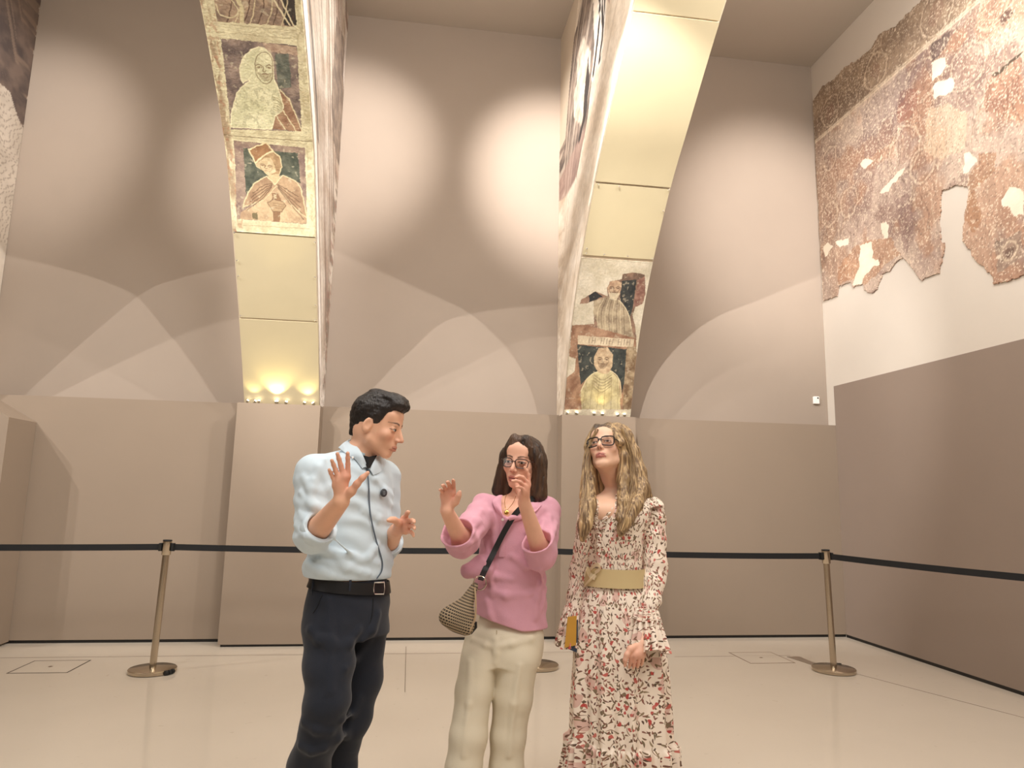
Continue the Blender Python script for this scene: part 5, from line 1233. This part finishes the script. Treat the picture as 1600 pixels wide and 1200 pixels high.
def bag_uv(V):
    q = (V-bc_)@RB; return np.stack([np.arctan2(q[:, 0], -q[:, 1])*.05, q[:, 2]+.12*q[:, 0]], 1)
sdf_obj('bag_body', bagn, .0035, bc_-.16, bc_+.2, m_bag, bg, None, bag_uv)
e1 = [bc_+RB@np.array(p) for p in ((-.062, -.022, -.02), (-.056, -.028, .035), (-.03, -.03, .09), (-.005, -.018, LB*.95))]
MB().tube(smooth_path([p+np.array([-.006, -.004, 0]) for p in e1], 24), .0035, 8).obj('zip_edge', mat('bag_edge', (176, 150, 118), .6), bg)
MB().tube([bc_+RB@np.array(p) for p in ((-.066, -.012, -.03), (-.070, -.012, .0), (-.064, -.012, .018))], [.004, .008, .004], 8).obj('zip_tab', M_belt, bg)
rc_ = at(750, 911, bY-.015)
MB().tube([rc_+np.array([math.cos(a)*.024, -.004*math.cos(a), math.sin(a)*.026]) for a in np.linspace(0, 2*PI, 28, endpoint=False)], .0022, 8, closed=True).obj('ring', M_steel, bg)
st_px = [(750, 903), (757, 892), (766, 874), (775, 856), (784, 838), (794, 820), (803, 806), (812, 796), (822, 789)]
sp = [at(751, 906, bY-.012)]+hits(tun_n, st_px[1:], .013)
sp += [wshL+(-.055, -.02, .062), wshL+(-.05, .06, .045), wshL+(-.07, .05, -.02), wshL+(-.10, .02, -.10)]
MB().ribbon(smooth_path(sp, 90), np.array([np.cross(t/np.linalg.norm(t), (-.2, -.98, .0)) if abs(t[2]) > 1e-9 else (1, 0, 0) for t in np.gradient(smooth_path(sp, 90), axis=0)]), .023, .003).obj('strap', mat('black_strap', (20, 19, 19), .6), bg)

# ================================================================== the blonde woman in the floral dress
BY = 2.95; BA = -.40
xO = np.array([*at(968, 1200, 2.95)[:2], 0.0])
xHR = head_frame((-.50, -.76, .40), -.12); xHo = at(947, 704, 2.98); xS = .93
xH = Tr(head_sdf(dict(jaw=.95, mouth=.95)), xHR, xHo, xS)
xC7 = at(963, 770, 3.03)
xshR, xshL = at(924, 797, 2.93), at(1017, 799, 2.97)
xelR, xwrR = at(908, 890, 3.02), at(893, 968, 3.0)
xelL, xwrL = at(1022, 893, 2.93), at(1004, 1005, 2.78)
d3 = 2.75
xhL = hand(xwrL, None, [chain(at(985.5, 1026, d3), at(983, 1043, d3+.03), 3, (0, -.006, 0)), chain(at(991.5, 1025.5, d3-.004), at(989.5, 1043.5, d3+.03), 3, (0, -.007, 0)),
                        chain(at(998, 1025.5, d3), at(996, 1042.5, d3+.03), 3, (0, -.007, 0)), chain(at(1004.5, 1026, d3+.008), at(1002, 1039.5, d3+.035), 3, (0, -.006, 0))],
           [at(985, 1014, d3), at(979.5, 1023, d3-.008), at(977, 1031, d3-.008), at(976.5, 1040, d3)], .07, .0072, .022)
d4 = 3.03
xhR = hand(xwrR, None, [chain(at(889, 990, d4-.02), at(893, 1002, d4-.05), 3, (-.004, 0, 0)), chain(at(889, 993, d4), at(893, 1008, d4-.03), 3, (-.004, 0, 0)), chain(at(889, 996, d4+.02), at(893, 1011, d4), 3, (-.004, 0, 0)), chain(at(889, 996, d4+.04), at(892, 1010, d4+.03), 3, (-.004, 0, 0))],
           [at(894, 980, d4-.02), at(897, 986, d4-.03), at(899, 992, d4-.03), at(900, 998, d4-.03)], .07, .0072, .022)
dr_rows = [(782, 930, 1002), (795, 920, 1012), (815, 914, 1010), (840, 914, 1003), (870, 919, 1000), (893, 921, 1000), (915, 918, 1002), (940, 910, 1010), (980, 903, 1024), (1030, 899, 1036), (1080, 897, 1039), (1130, 896, 1041), (1200, 895, 1043)]
dr_l = loft_px(dr_rows, BY, BA, .72)
k = dr_l.k; zlow = k[0]
zt = at(970, 1152, BY)[2]
dr_low = Loft([(.012, zlow[1]-.012, zlow[2], zlow[3]+.075, zlow[4]+.07), (.2, zlow[1]-.008, zlow[2], zlow[3]+.045, zlow[4]+.04), (zlow[0]+.002, zlow[1], zlow[2], zlow[3], zlow[4])], BA)
body = Un(xH, Rc(xHo+xHR@np.array([0, -.026, -.055]), xC7, .045, .048), Rc(xC7, at(955, 800, 2.98), .05, .07), Rc(xC7+(0, 0, -.01), xshR, .04, .044), Rc(xC7+(0, 0, -.01), xshL, .04, .046), inset(dr_l, .025, zlo=.75, zhi=at(960, 797, BY)[2]), El(at(950, 800, 2.93), (.085, .07, .06)),
          Rc(xshR, xelR, .042, .037), Rc(xelR, xwrR, .037, .024), Rc(xshL, xelL, .044, .037), Rc(xelL, xwrL, .037, .024), Rc(at(945, 990, 2.95), at(945, 1200, 2.95), .085, .055), Rc(at(990, 990, 2.95), at(990, 1200, 2.95), .085, .055),
          Rc(at(945, 1200, 2.95), np.array([.67, 2.95, .08]), .055, .035), Rc(at(990, 1200, 2.95), np.array([.83, 2.95, .08]), .055, .035), k=.02)
body = Un(body, xhL, xhR, k=.009)
lo, hi = bbox([body.ch[0], xhL, xhR]); lo[2] = -.01
blo = sdf_obj('person', body, SKIN_H, np.maximum(lo, (.4, 2.5, .02)), np.minimum(hi, (1.3, 3.4, 1.8)), M_skin, None,
              skin_col((236, 192, 164), (xHR, xHo, xS), None, (184, 108, 100), (96, 70, 52), (72, 54, 38), [(at(990, 1030, d3), .09)]), origin=xO)
tag(blo, 'woman with long blonde hair and black glasses in a floral dress looking up', 'person')
# floral cloth
def leaf_layer(nt, uv, scale, a, b_, dens, bend, seed):
    mp = N(nt, 'ShaderNodeVectorMath', operation='MULTIPLY_ADD'); nt.links.new(uv, mp.inputs[0]); mp.inputs[1].default_value = (scale, scale, 1); mp.inputs[2].default_value = (seed, seed*1.7, 0)
    vo = N(nt, 'ShaderNodeTexVoronoi', voronoi_dimensions='2D', feature='F1', in_Scale=1.0); nt.links.new(mp.outputs[0], vo.inputs['Vector'])
    df = N(nt, 'ShaderNodeVectorMath', operation='SUBTRACT'); nt.links.new(mp.outputs[0], df.inputs[0]); nt.links.new(vo.outputs['Position'], df.inputs[1])
    sc = N(nt, 'ShaderNodeSeparateColor'); nt.links.new(vo.outputs['Color'], sc.inputs[0]); s = N(nt, 'ShaderNodeSeparateXYZ'); nt.links.new(df.outputs[0], s.inputs[0])
    an = math_n(nt, 'MULTIPLY', sc.outputs[0], 2*PI); c, sn = math_n(nt, 'COSINE', an), math_n(nt, 'SINE', an)
    x = math_n(nt, 'ADD', math_n(nt, 'MULTIPLY', s.outputs[0], c), math_n(nt, 'MULTIPLY', s.outputs[1], sn)); y = math_n(nt, 'SUBTRACT', math_n(nt, 'MULTIPLY', s.outputs[1], c), math_n(nt, 'MULTIPLY', s.outputs[0], sn))
    y = math_n(nt, 'ADD', y, math_n(nt, 'MULTIPLY', math_n(nt, 'MULTIPLY', x, x), bend))
    xx = math_n(nt, 'DIVIDE', x, a); tap = math_n(nt, 'MULTIPLY_ADD', x, -.5*b_/a, b_); yy = math_n(nt, 'DIVIDE', y, tap)
    e = math_n(nt, 'ADD', math_n(nt, 'MULTIPLY', xx, xx), math_n(nt, 'MULTIPLY', yy, yy))
    return math_n(nt, 'MULTIPLY', math_n(nt, 'LESS_THAN', e, 1.0), math_n(nt, 'LESS_THAN', sc.outputs[1], dens)), sc.outputs[2]
M_flor, nt, b = newmat('floral_cloth')
uvn = N(nt, 'ShaderNodeUVMap', uv_map='UVMap').outputs[0]
cc = L4((240, 225, 208))
for scale, a, b_, dens, bend, seed, ca, cb in ((12, .36, .26, .35, .4, 3.1, (224, 192, 178), (216, 180, 166)), (20, .46, .032, .75, .9, 7.7, (132, 112, 84), (156, 120, 100)), (27, .36, .085, .62, .5, 1.3, (118, 104, 80), (156, 134, 106)),
        (35, .38, .10, .38, -.6, 12.9, (98, 82, 64), (168, 112, 96)), (44, .34, .13, .45, .7, 41.0, (112, 98, 74), (146, 112, 92)), (52, .38, .16, .5, .3, 21.0, (90, 74, 60), (150, 100, 86)), (17, .20, .10, .42, 1.4, 5.5, (184, 72, 66), (202, 120, 108)), (34, .24, .18, .2, .5, 15.2, (186, 74, 70), (204, 128, 116)), (15, .15, .11, .3, 0, 31.0, (122, 106, 84), (140, 120, 96))):
    m_, rnd = leaf_layer(nt, uvn, scale, a, b_, dens, bend, seed); cc = mix_c(nt, m_, cc, mix_c(nt, rnd, L4(ca), L4(cb)))
nt.links.new(cc, b.inputs['Base Color']); b.inputs['Roughness'].default_value = .8; b.inputs['Specular IOR Level'].default_value = .25
tcn = N(nt, 'ShaderNodeTexCoord'); nz = N(nt, 'ShaderNodeTexNoise', in_Scale=300.0); nt.links.new(tcn.outputs['Object'], nz.inputs['Vector']); bp = N(nt, 'ShaderNodeBump', in_Strength=.1, in_Distance=.003); nt.links.new(nz.outputs['Fac'], bp.inputs['Height']); nt.links.new(bp.outputs[0], b.inputs['Normal'])
def ang_l(l, V):
    z = np.clip(V[:, 2], l.k[0, 0], l.k[-1, 0]); cx = np.interp(z, l.k[:, 0], l.k[:, 1]); cy = np.interp(z, l.k[:, 0], l.k[:, 2]); return np.arctan2(V[:, 0]-cx, -(V[:, 1]-cy))
def uv_dress(V): return np.stack([ang_l(dr_l, V)*.17, V[:, 2]+.25*0], 1)
zw = at(960, 915, BY)[2]
def pleats(P):
    t = ang_l(dr_l, P); z = P[:, 2]; dn = np.clip((zw-z)/.5, 0, 1)
    f = .010*dn*np.sin(9*t+1.5*np.sin(3*z)+.6)+.006*dn*np.sin(17*t+2*z)
    r_ = np.clip((zt-z)/.02, 0, 1); f = f+r_*(.010+.008*np.sin(46*t+2.5*np.sin(5*t)+3*z)+.004*np.sin(83*t))
    g = np.exp(-((z-zw-.01)/.05)**2)*.003*np.sin(60*t)
    up = np.clip((z-zw)/.05, 0, 1); return f+g+up*.003*2*(fbm(P, 14, 3)-.5)
dres = Un(dr_l, dr_low, Rc(xC7+(0, 0, -.04), xshR, .034, .05), Rc(xC7+(0, 0, -.04), xshL, .034, .054), k=.025)
nk2 = Un(Rc(xC7+(0, 0, -.01), xHo+xHR@np.array([0, -.02, -.09]), .05, .056), Rc(at(950, 780, 2.90), at(938, 806, 2.84), .034, .010), k=.02)
dress_n = And(Sub(Off(dres, pleats), nk2, k=.005), Half((0, 0, .012), (0, 0, -1)))
lo, hi = bbox([dres]); drs = sdf_obj('dress', dress_n, .0042, np.maximum(lo, (.3, 2.4, 0)), np.minimum(hi, (1.4, 3.5, 1.6)), M_flor, blo, None, uv_dress)
def arm_uv(p, q):
    p = np.array(p); q = np.array(q); ax = (q-p)/np.linalg.norm(q-p); u = np.cross(ax, (0, 1, 0)); u /= np.linalg.norm(u); v = np.cross(ax, u)
    return lambda V: np.stack([np.arctan2((V-p)@u, (V-p)@v)*.06+3.0, (V-p)@ax], 1)
def bell(top, bot, r0, r1, nfold, ph):
    """gathered bell ruffle of a sleeve"""
    top = np.array(top); bot = np.array(bot); ax = bot-top; L = np.linalg.norm(ax); ax /= L; u = np.cross(ax, (0, 1., 0)); u /= np.linalg.norm(u); v = np.cross(ax, u); G = []
    for t in np.linspace(0, 1, 16):
        row = []
        for i in range(161):
            a = 2*PI*i/160; r = (r0+(r1-r0)*t**.8)*(1+(.05+.13*t)*math.sin(nfold*a+ph)+.05*t*math.sin(2.7*nfold*a)); row.append(top+ax*(L*t+.006*t*math.sin(3*a+ph))+r*(math.cos(a)*u+math.sin(a)*v))
        G.append(row)
    return np.array(G)
def arm_sleeve(sh, el, wr, tz, r, seed):
    end = el+(wr-el)*tz; nd = Un(Rc(sh, el, r*1.15, r), Rc(el, end, r, r*.78), k=.02)
    nd2 = Off(nd, lambda P: ridged(P, (.2, .3, .9), 12, .005)+.003*2*(fbm(P+seed, 14, 3)-.5))
    lo, hi = bbox([nd]); o = sdf_obj('sleeve', nd2, .0036, lo, hi, M_flor, drs, None, arm_uv(sh, end)); return o, end
sl, e1_ = arm_sleeve(xshL, xelL, xwrL, .62, .054, 1)
mb = MB(); G = bell(e1_+(0, 0, .012), at(1014, 1019, 2.80), .038, .074, 13, .4); mb.sheet(G, .0022)
def bell_obj(G, parent):
    mb = MB(); mb.sheet(G, .0022); m_, n_ = G.shape[:2]; uv = np.stack(np.meshgrid(np.linspace(0, .17, m_), np.linspace(0, .45, n_), indexing='ij'), -1).reshape(-1, 2)[:, ::-1]
    return obj('ruffle', mb.V, mb.F, M_flor, parent, True, None, np.concatenate([uv, uv])+2.3)
bell_obj(G, sl); 
G = bell(e1_+(0, 0, .02), e1_+(e1_-xelL)*.10+np.array([0, 0, -.01]), .043, .054, 15, 1.4); bell_obj(G, sl)
sr, e2_ = arm_sleeve(xshR, xelR, xwrR, .80, .046, 4)
G = bell(e2_+(0, 0, .012), at(889, 1012, 2.99), .034, .052, 11, .9); bell_obj(G, sr)
# shoulder ruffle and neckline frills
def frill(pts, side, w, amp, nw, parent, name='frill', lift=(0, -.006, .004)):
    P = smooth_path(pts, 90); T = np.gradient(P, axis=0); T /= np.linalg.norm(T, axis=1, keepdims=True); side = np.array(side, float); S_ = side/np.linalg.norm(side); N_ = np.cross(T, S_); N_ /= np.linalg.norm(N_, axis=1, keepdims=True); G = []
    for t in np.linspace(0, 1, 6): G.append(P+S_*w*t+N_*(amp*t*np.sin(np.linspace(0, nw*2*PI, 90)))[:, None]+np.array(lift)*math.sin(PI*t*.7))
    G = np.array(G); mb = MB(); mb.sheet(G, .002); m_, n_ = G.shape[:2]; uv = np.stack(np.meshgrid(np.linspace(0, w, m_), np.linspace(0, .3, n_), indexing='ij'), -1).reshape(-1, 2)
    return obj(name, mb.V, mb.F, M_flor, parent, True, None, np.concatenate([uv, uv])+5.1)
hd_ = lambda x, y, o: (lambda p: p if p is not None else at(x, y, 2.9))(hit(dress_n, x, y, o, Y0=2.4))
frill([hd_(963, 772, .006), hd_(957, 784, .006), hd_(949, 798, .006), hd_(941, 812, .006), hd_(937, 828, .006)], (1, -.3, .1), .020, .005, 7, drs, 'neck_frill')
frill([hd_(938, 790, .006), hd_(935, 800, .006), hd_(934, 815, .006), hd_(934, 828, .006)], (-1, -.2, .1), .014, .004, 6, drs, 'neck_frill')
frill([xshL+(-.075, -.060, .040), xshL+(-.035, -.062, .054), xshL+(.012, -.035, .060), xshL+(.035, .02, .055)], (.42, -.38, -.82), .045, .005, 6, drs, 'shoulder_frill')
pl_ = hits(dress_n, [(936, 832), (936, 850), (936, 868), (937, 884)], .002)
if len(pl_) > 2:
    P = smooth_path(pl_, 20); mb = MB().ribbon(P, (.9, -.4, 0), .020, .003); V = np.array(mb.V); obj('placket', mb.V, mb.F, M_flor, drs, True, None, np.stack([V[:, 0], V[:, 2]], 1))
for x, y in ((936, 838), (936, 852), (936, 866)):
    p = hit(dress_n, x, y, .005)
    if p is not None: MB().lathe([(.004, 0), (.0045, .0015), (.003, .0025)], p, 10, (-.4, -.9, .1)).obj('button', M_pearl, drs)
# belt with tied loop
M_tan = mat('tan_leather', (198, 176, 130), .5, noise=.04, nscale=20)
zc_ = at(960, 901, BY)[2]
bt2 = MB().sheet(ring(dr_l, zc_-.037, zc_+.037, .009, (.0, 0)), .004).obj('belt', M_tan, blo)
M_knot = mat('pale_leather', (224, 204, 170), .5)
kx = lambda x, y, o=.014: hd_(x, y, o)
MB().ribbon(smooth_path([kx(918, 898), kx(924, 888, .022), kx(933, 882, .03), kx(938, 888, .026), kx(930, 895, .018)], 24), (-.1, -.2, 1), .016, .004).obj('belt_loop', M_knot, bt2)
MB().ribbon(smooth_path([kx(930, 896, .02), kx(923, 905, .022), kx(915, 916, .018)], 16), (.9, -.4, .5), .022, .004).obj('belt_tail', M_knot, bt2)
MB().ribbon(smooth_path([kx(917, 888, .016), kx(922, 898, .02), kx(930, 903, .02)], 16), (.5, -.2, 1), .02, .004).obj('belt_knot', M_knot, bt2)
# hair: long waves
cap = Un(El((0, -.020, .044), (.086, .107, .079)), Rc((.03, .052, .100), (.080, .038, .01), .018, .016), Rc((-.03, .052, .100), (-.080, .038, .01), .018, .018), k=.03)
cap = Sub(cap, El((0, .10, -.030), (.064, .085, .100)), El((.004, .110, .036), (.052, .060, .036)), k=.010)
capw = Tr(cap, xHR, xHo, xS)
def ch(pts): return Un(*[Rc(at(*a[:3]), at(*b_[:3]), a[3], b_[3]) for a, b_ in zip(pts[:-1], pts[1:])], k=.015)
long_ = Un(capw, ch([(977, 684, 3.0, .028), (988, 708, 2.99, .034), (995, 738, 2.97, .040), (1000, 764, 2.94, .040), (991, 790, 2.87, .034), (980, 812, 2.835, .026), (970, 834, 2.825, .014)]), ch([(972, 720, 2.95, .016), (974, 750, 2.92, .026), (973, 785, 2.865, .022), (967, 810, 2.835, .014)]), ch([(968, 690, 2.95, .020), (974, 715, 2.935, .022), (976, 745, 2.92, .022)]), ch([(930, 715, 3.05, .05), (935, 760, 3.06, .055), (936, 800, 3.05, .05)]), ch([(985, 745, 2.98, .04), (1002, 766, 2.96, .034), (1014, 776, 2.94, .018)]),
      ch([(924, 690, 2.99, .014), (920, 715, 2.985, .018), (920, 750, 2.95, .028), (919, 790, 2.88, .034), (914, 820, 2.84, .028), (910, 842, 2.83, .014)]), ch([(918, 745, 2.96, .02), (913, 775, 2.93, .022)]),
      ch([(962, 690, 3.05, .085), (965, 740, 3.08, .085), (968, 790, 3.10, .085), (966, 840, 3.10, .05)]), k=.02)
def flow3(P):
    w = .006*np.sin(22*P[:, 2]+30*P[:, 0]); return np.stack([(P[:, 0]+w)*1.3, (P[:, 1]+.3*w)*1.1, P[:, 2]*.045], 1)
xhair = Off(long_, lambda P: .0034*2*(fbm(flow3(P), 60, 3)-.5)+.0024*2*(fbm(flow3(P)+3, 170, 2)-.5))
def blonde(V):
    n = fbm(flow3(V), 150, 2); n = np.clip((n-.32)/.36, 0, 1)[:, None]; C = lin((110, 84, 58))*(1-n)+lin((206, 174, 128))*n
    q = (V-xHo)@xHR/xS; m = np.clip((q[:, 2]-.045)/.05, 0, 1)*np.clip((.062-np.abs(q[:, 0]-.015))/.04, 0, 1); C = blend(C, m*.9, (62, 46, 34))
    dk = np.clip((.5-fbm(flow3(V)+9, 40, 2))/.2, 0, 1); return blend(C, dk*.45, (92, 68, 46))
lo, hi = bbox([long_.ch[0].a if False else Un(*long_.ch[1:])]); lo = np.minimum(lo, xHo-.2); hi = np.maximum(hi, xHo+.2)
hr = sdf_obj('hair', xhair, .0026, lo, hi, M_hairv, blo, blonde)
mb = MB()
for i in range(210):    # separate wavy locks over the lengths
    t = RNG.rand(); sidech = RNG.rand() < .62
    if sidech: base = [(972, 672, 2.95), (984, 700, 2.945), (989, 735, 2.92), (990, 768, 2.87), (981, 800, 2.815), (972, 830, 2.80)]; sp_ = RNG.uniform(-11, 12)
    else: base = [(933, 672, 2.935), (921, 700, 2.94), (916, 735, 2.915), (917, 772, 2.87), (914, 805, 2.82), (910, 838, 2.81)]; sp_ = RNG.uniform(-6, 7)
    ph = RNG.uniform(0, 6); P = []
    for j, (x, y, Y) in enumerate(base): P.append(at(x+sp_*(.25+.85*min(1, j/3))*(1 if j < 5 else .6)+2.2*math.sin(ph+j*1.5), y+RNG.uniform(-3, 3), Y+.05*abs(sp_)/12+RNG.uniform(-.004, .004)))
    n_ = 22; mb.tube(smooth_path(P, n_), [.0019*math.sin(PI*min(1, .15+.85*(1-q/(n_-1))))+.0006 for q in range(n_)], 5)
lk = np.array(mb.V); obj('hair_locks', mb.V, mb.F, M_hairv, hr, True, blonde(lk))
glasses(blo, xHR, xHo, .056, .043, .62, .0026, mat('black_frame', (20, 14, 14), .3), sc=xS, tilt=1.6)
# item she carries
ic = at(893, 993, 2.955); it = thing('folded_leaflet', 'yellow and navy folded leaflet held at the side of the blonde woman', 'leaflet', ic)
def slab(pts, Y, th, name, m_):
    G = np.array([[at(*pts[0], Y), at(*pts[1], Y)], [at(*pts[3], Y), at(*pts[2], Y)]]); return MB().sheet(G, th).obj(name, m_, it, False)
slab([(887, 964), (901, 962), (900, 1008), (882, 1012)], 2.935, .004, 'yellow_cover', mat('yellow_paper', (190, 140, 50), .6))
slab([(899, 970), (903, 968), (902, 1020), (888, 1014)], 2.94, .004, 'navy_cover', mat('navy_paper', (44, 54, 74), .6))
# ------------------------------------------------------------------ camera
cam = bpy.data.cameras.new('camera'); co = bpy.data.objects.new('camera', cam); COL.objects.link(co)
cam.sensor_fit = 'HORIZONTAL'; cam.sensor_width = 36; cam.lens = FPX/1600*36; cam.clip_start = .05
Mx = Matrix(((CR[0][0], -CR[1][0], -CR[2][0], 0), (CR[0][1], -CR[1][1], -CR[2][1], 0), (CR[0][2], -CR[1][2], -CR[2][2], CAMH), (0, 0, 0, 1)))
co.matrix_world = Mx; SC.camera = co
# ------------------------------------------------------------------ lights
WARM = (1.0, .86, .72); YEL = (1.0, .84, .36); PINK = (1.0, .945, .895); NEUT = (1.0, .965, .92)
def spot(name, p, tgt, w, ang, blend_=.6, col=WARM, size=.03):
    l = bpy.data.lights.new(name, 'SPOT'); l.energy = w; l.spot_size = math.radians(ang); l.spot_blend = blend_; l.color = col; l.shadow_soft_size = size
    o = bpy.data.objects.new(name, l); COL.objects.link(o); o.location = p
    d = Vector(tgt)-Vector(p); o.rotation_euler = d.to_track_quat('-Z', 'Y').to_euler(); return o
def area(name, p, tgt, w, sx, sy, col=NEUT):
    l = bpy.data.lights.new(name, 'AREA'); l.shape = 'RECTANGLE'; l.size = sx; l.size_y = sy; l.energy = w; l.color = col
    o = bpy.data.objects.new(name, l); COL.objects.link(o); o.location = p
    d = Vector(tgt)-Vector(p); o.rotation_euler = d.to_track_quat('-Z', 'Y').to_euler(); return o
# ceiling spots whose light passes under the arches and throws their curved shadows on the back wall
spot('track_spot', (.864, 3.664, 5.184), (3.7, 7.2, 2.6), 560, 50, .6, NEUT, .012)
spot('track_spot', (-3.078, 2.619, 5.798), (.6, 7.2, 2.7), 620, 46, .6, NEUT, .015)
spot('track_spot', (-3.557, 3.51, 5.478), (.5, 7.2, 2.4), 420, 46, .6, NEUT, .015)
spot('track_spot', (3.227, 2.954, 5.656), (-.2, 7.2, 2.7), 470, 48, .6, NEUT, .015)
spot('track_spot', (-6.676, 2.461, 5.575), (-2.4, 7.2, 2.7), 520, 42, .6, NEUT, .015)
spot('track_spot', (-5.513, 4.438, 4.866), (-2.6, 7.2, 2.3), 280, 56, .6, NEUT, .012)
spot('track_spot', (1.428, 1.498, 6.20), (-3.0, 7.2, 2.7), 800, 38, .6, NEUT, .02)
# washes on the upper wall beside each arch
spot('wall_wash', (.2, 3.6, 6.3), (1.5, 7.2, 4.85), 1900, 34, 1, PINK, .1)
spot('wall_wash', (.4, 3.6, 6.3), (-.85, 7.2, 5.0), 1150, 35, 1, PINK, .1)
spot('wall_wash', (-2.6, 3.6, 6.3), (-1.6, 7.2, 4.6), 700, 33, 1, PINK, .1)
spot('wall_wash', (-2.6, 3.6, 6.3), (-3.9, 7.2, 4.85), 620, 36, 1, PINK, .1)
spot('wall_wash', (3.2, 3.2, 6.3), (4.0, 7.2, 4.5), 1250, 40, 1, PINK, .1)
spot('wall_wash', (2.5, 4.6, 6.3), (4.58, 5.2, 4.5), 200, 75, 1, NEUT, .1)
# yellow uplights under the arches, plus two added beams in mid-air
for x, w in ((-1.289, 9), (-1.50, 1.6), (-1.0, 3.0)):
    spot('uplight_and_fill', (x, 6.80, 2.24), (x*.8+(-1.245)*.2, 6.66, 3.0), w, 105, .8, YEL, .012)
spot('uplight_and_fill', (-1.25, 6.3, 2.35), (-1.15, 5.1, 4.6), 36, 46, 1, YEL, .03)  # added beam floating before the left pedestal, no fixture there; brightens the soffit painting
for x, w in ((1.88, 2.2), (1.65, .6), (2.1, .6)):
    spot('uplight_and_fill', (x, 6.78, 2.24), (x*.8+.37, 6.62, 3.0), w, 105, .9, YEL, .012)
spot('uplight_and_fill', (1.85, 6.3, 2.35), (1.85, 5.2, 4.6), 18, 60, 1, YEL, .03)  # added beam without a fixture, brightens the right soffit
# soft fill lights added between the arches to lift upper walls and ceiling
for x in (-2.8, .3, 3.3):
    l = bpy.data.lights.new('bay_fill', 'POINT'); l.energy = 120; l.color = NEUT; l.shadow_soft_size = .35
    o = bpy.data.objects.new('bay_fill', l); COL.objects.link(o); o.location = (x, 3.6, 5.3)
# general light of the hall
area('hall_light', (.2, .6, 6.2), (.3, 3.2, 1.1), 190, 3.5, 1.2, NEUT)
area('hall_light', (-4.5, -2.5, 6.3), (-1, 4, 1), 140, 2.5, 1.2, NEUT)
area('hall_light', (3.2, -2.0, 6.3), (1.5, 4, 1), 140, 2.5, 1.2, NEUT)
w = bpy.data.worlds.new('world'); SC.world = w; w.use_nodes = True
w.node_tree.nodes['Background'].inputs[0].default_value = (1, .9, .8, 1); w.node_tree.nodes['Background'].inputs[1].default_value = .1
SC.view_settings.view_transform = 'Standard'; SC.view_settings.look = 'None'; SC.view_settings.gamma = 1; SC.view_settings.exposure = 0.0
SC.view_settings.use_curve_mapping = False
SC.cycles.use_denoising = True
SC.cycles.max_bounces = 8
for o in bpy.data.objects:
    if '_w' in o: del o['_w']
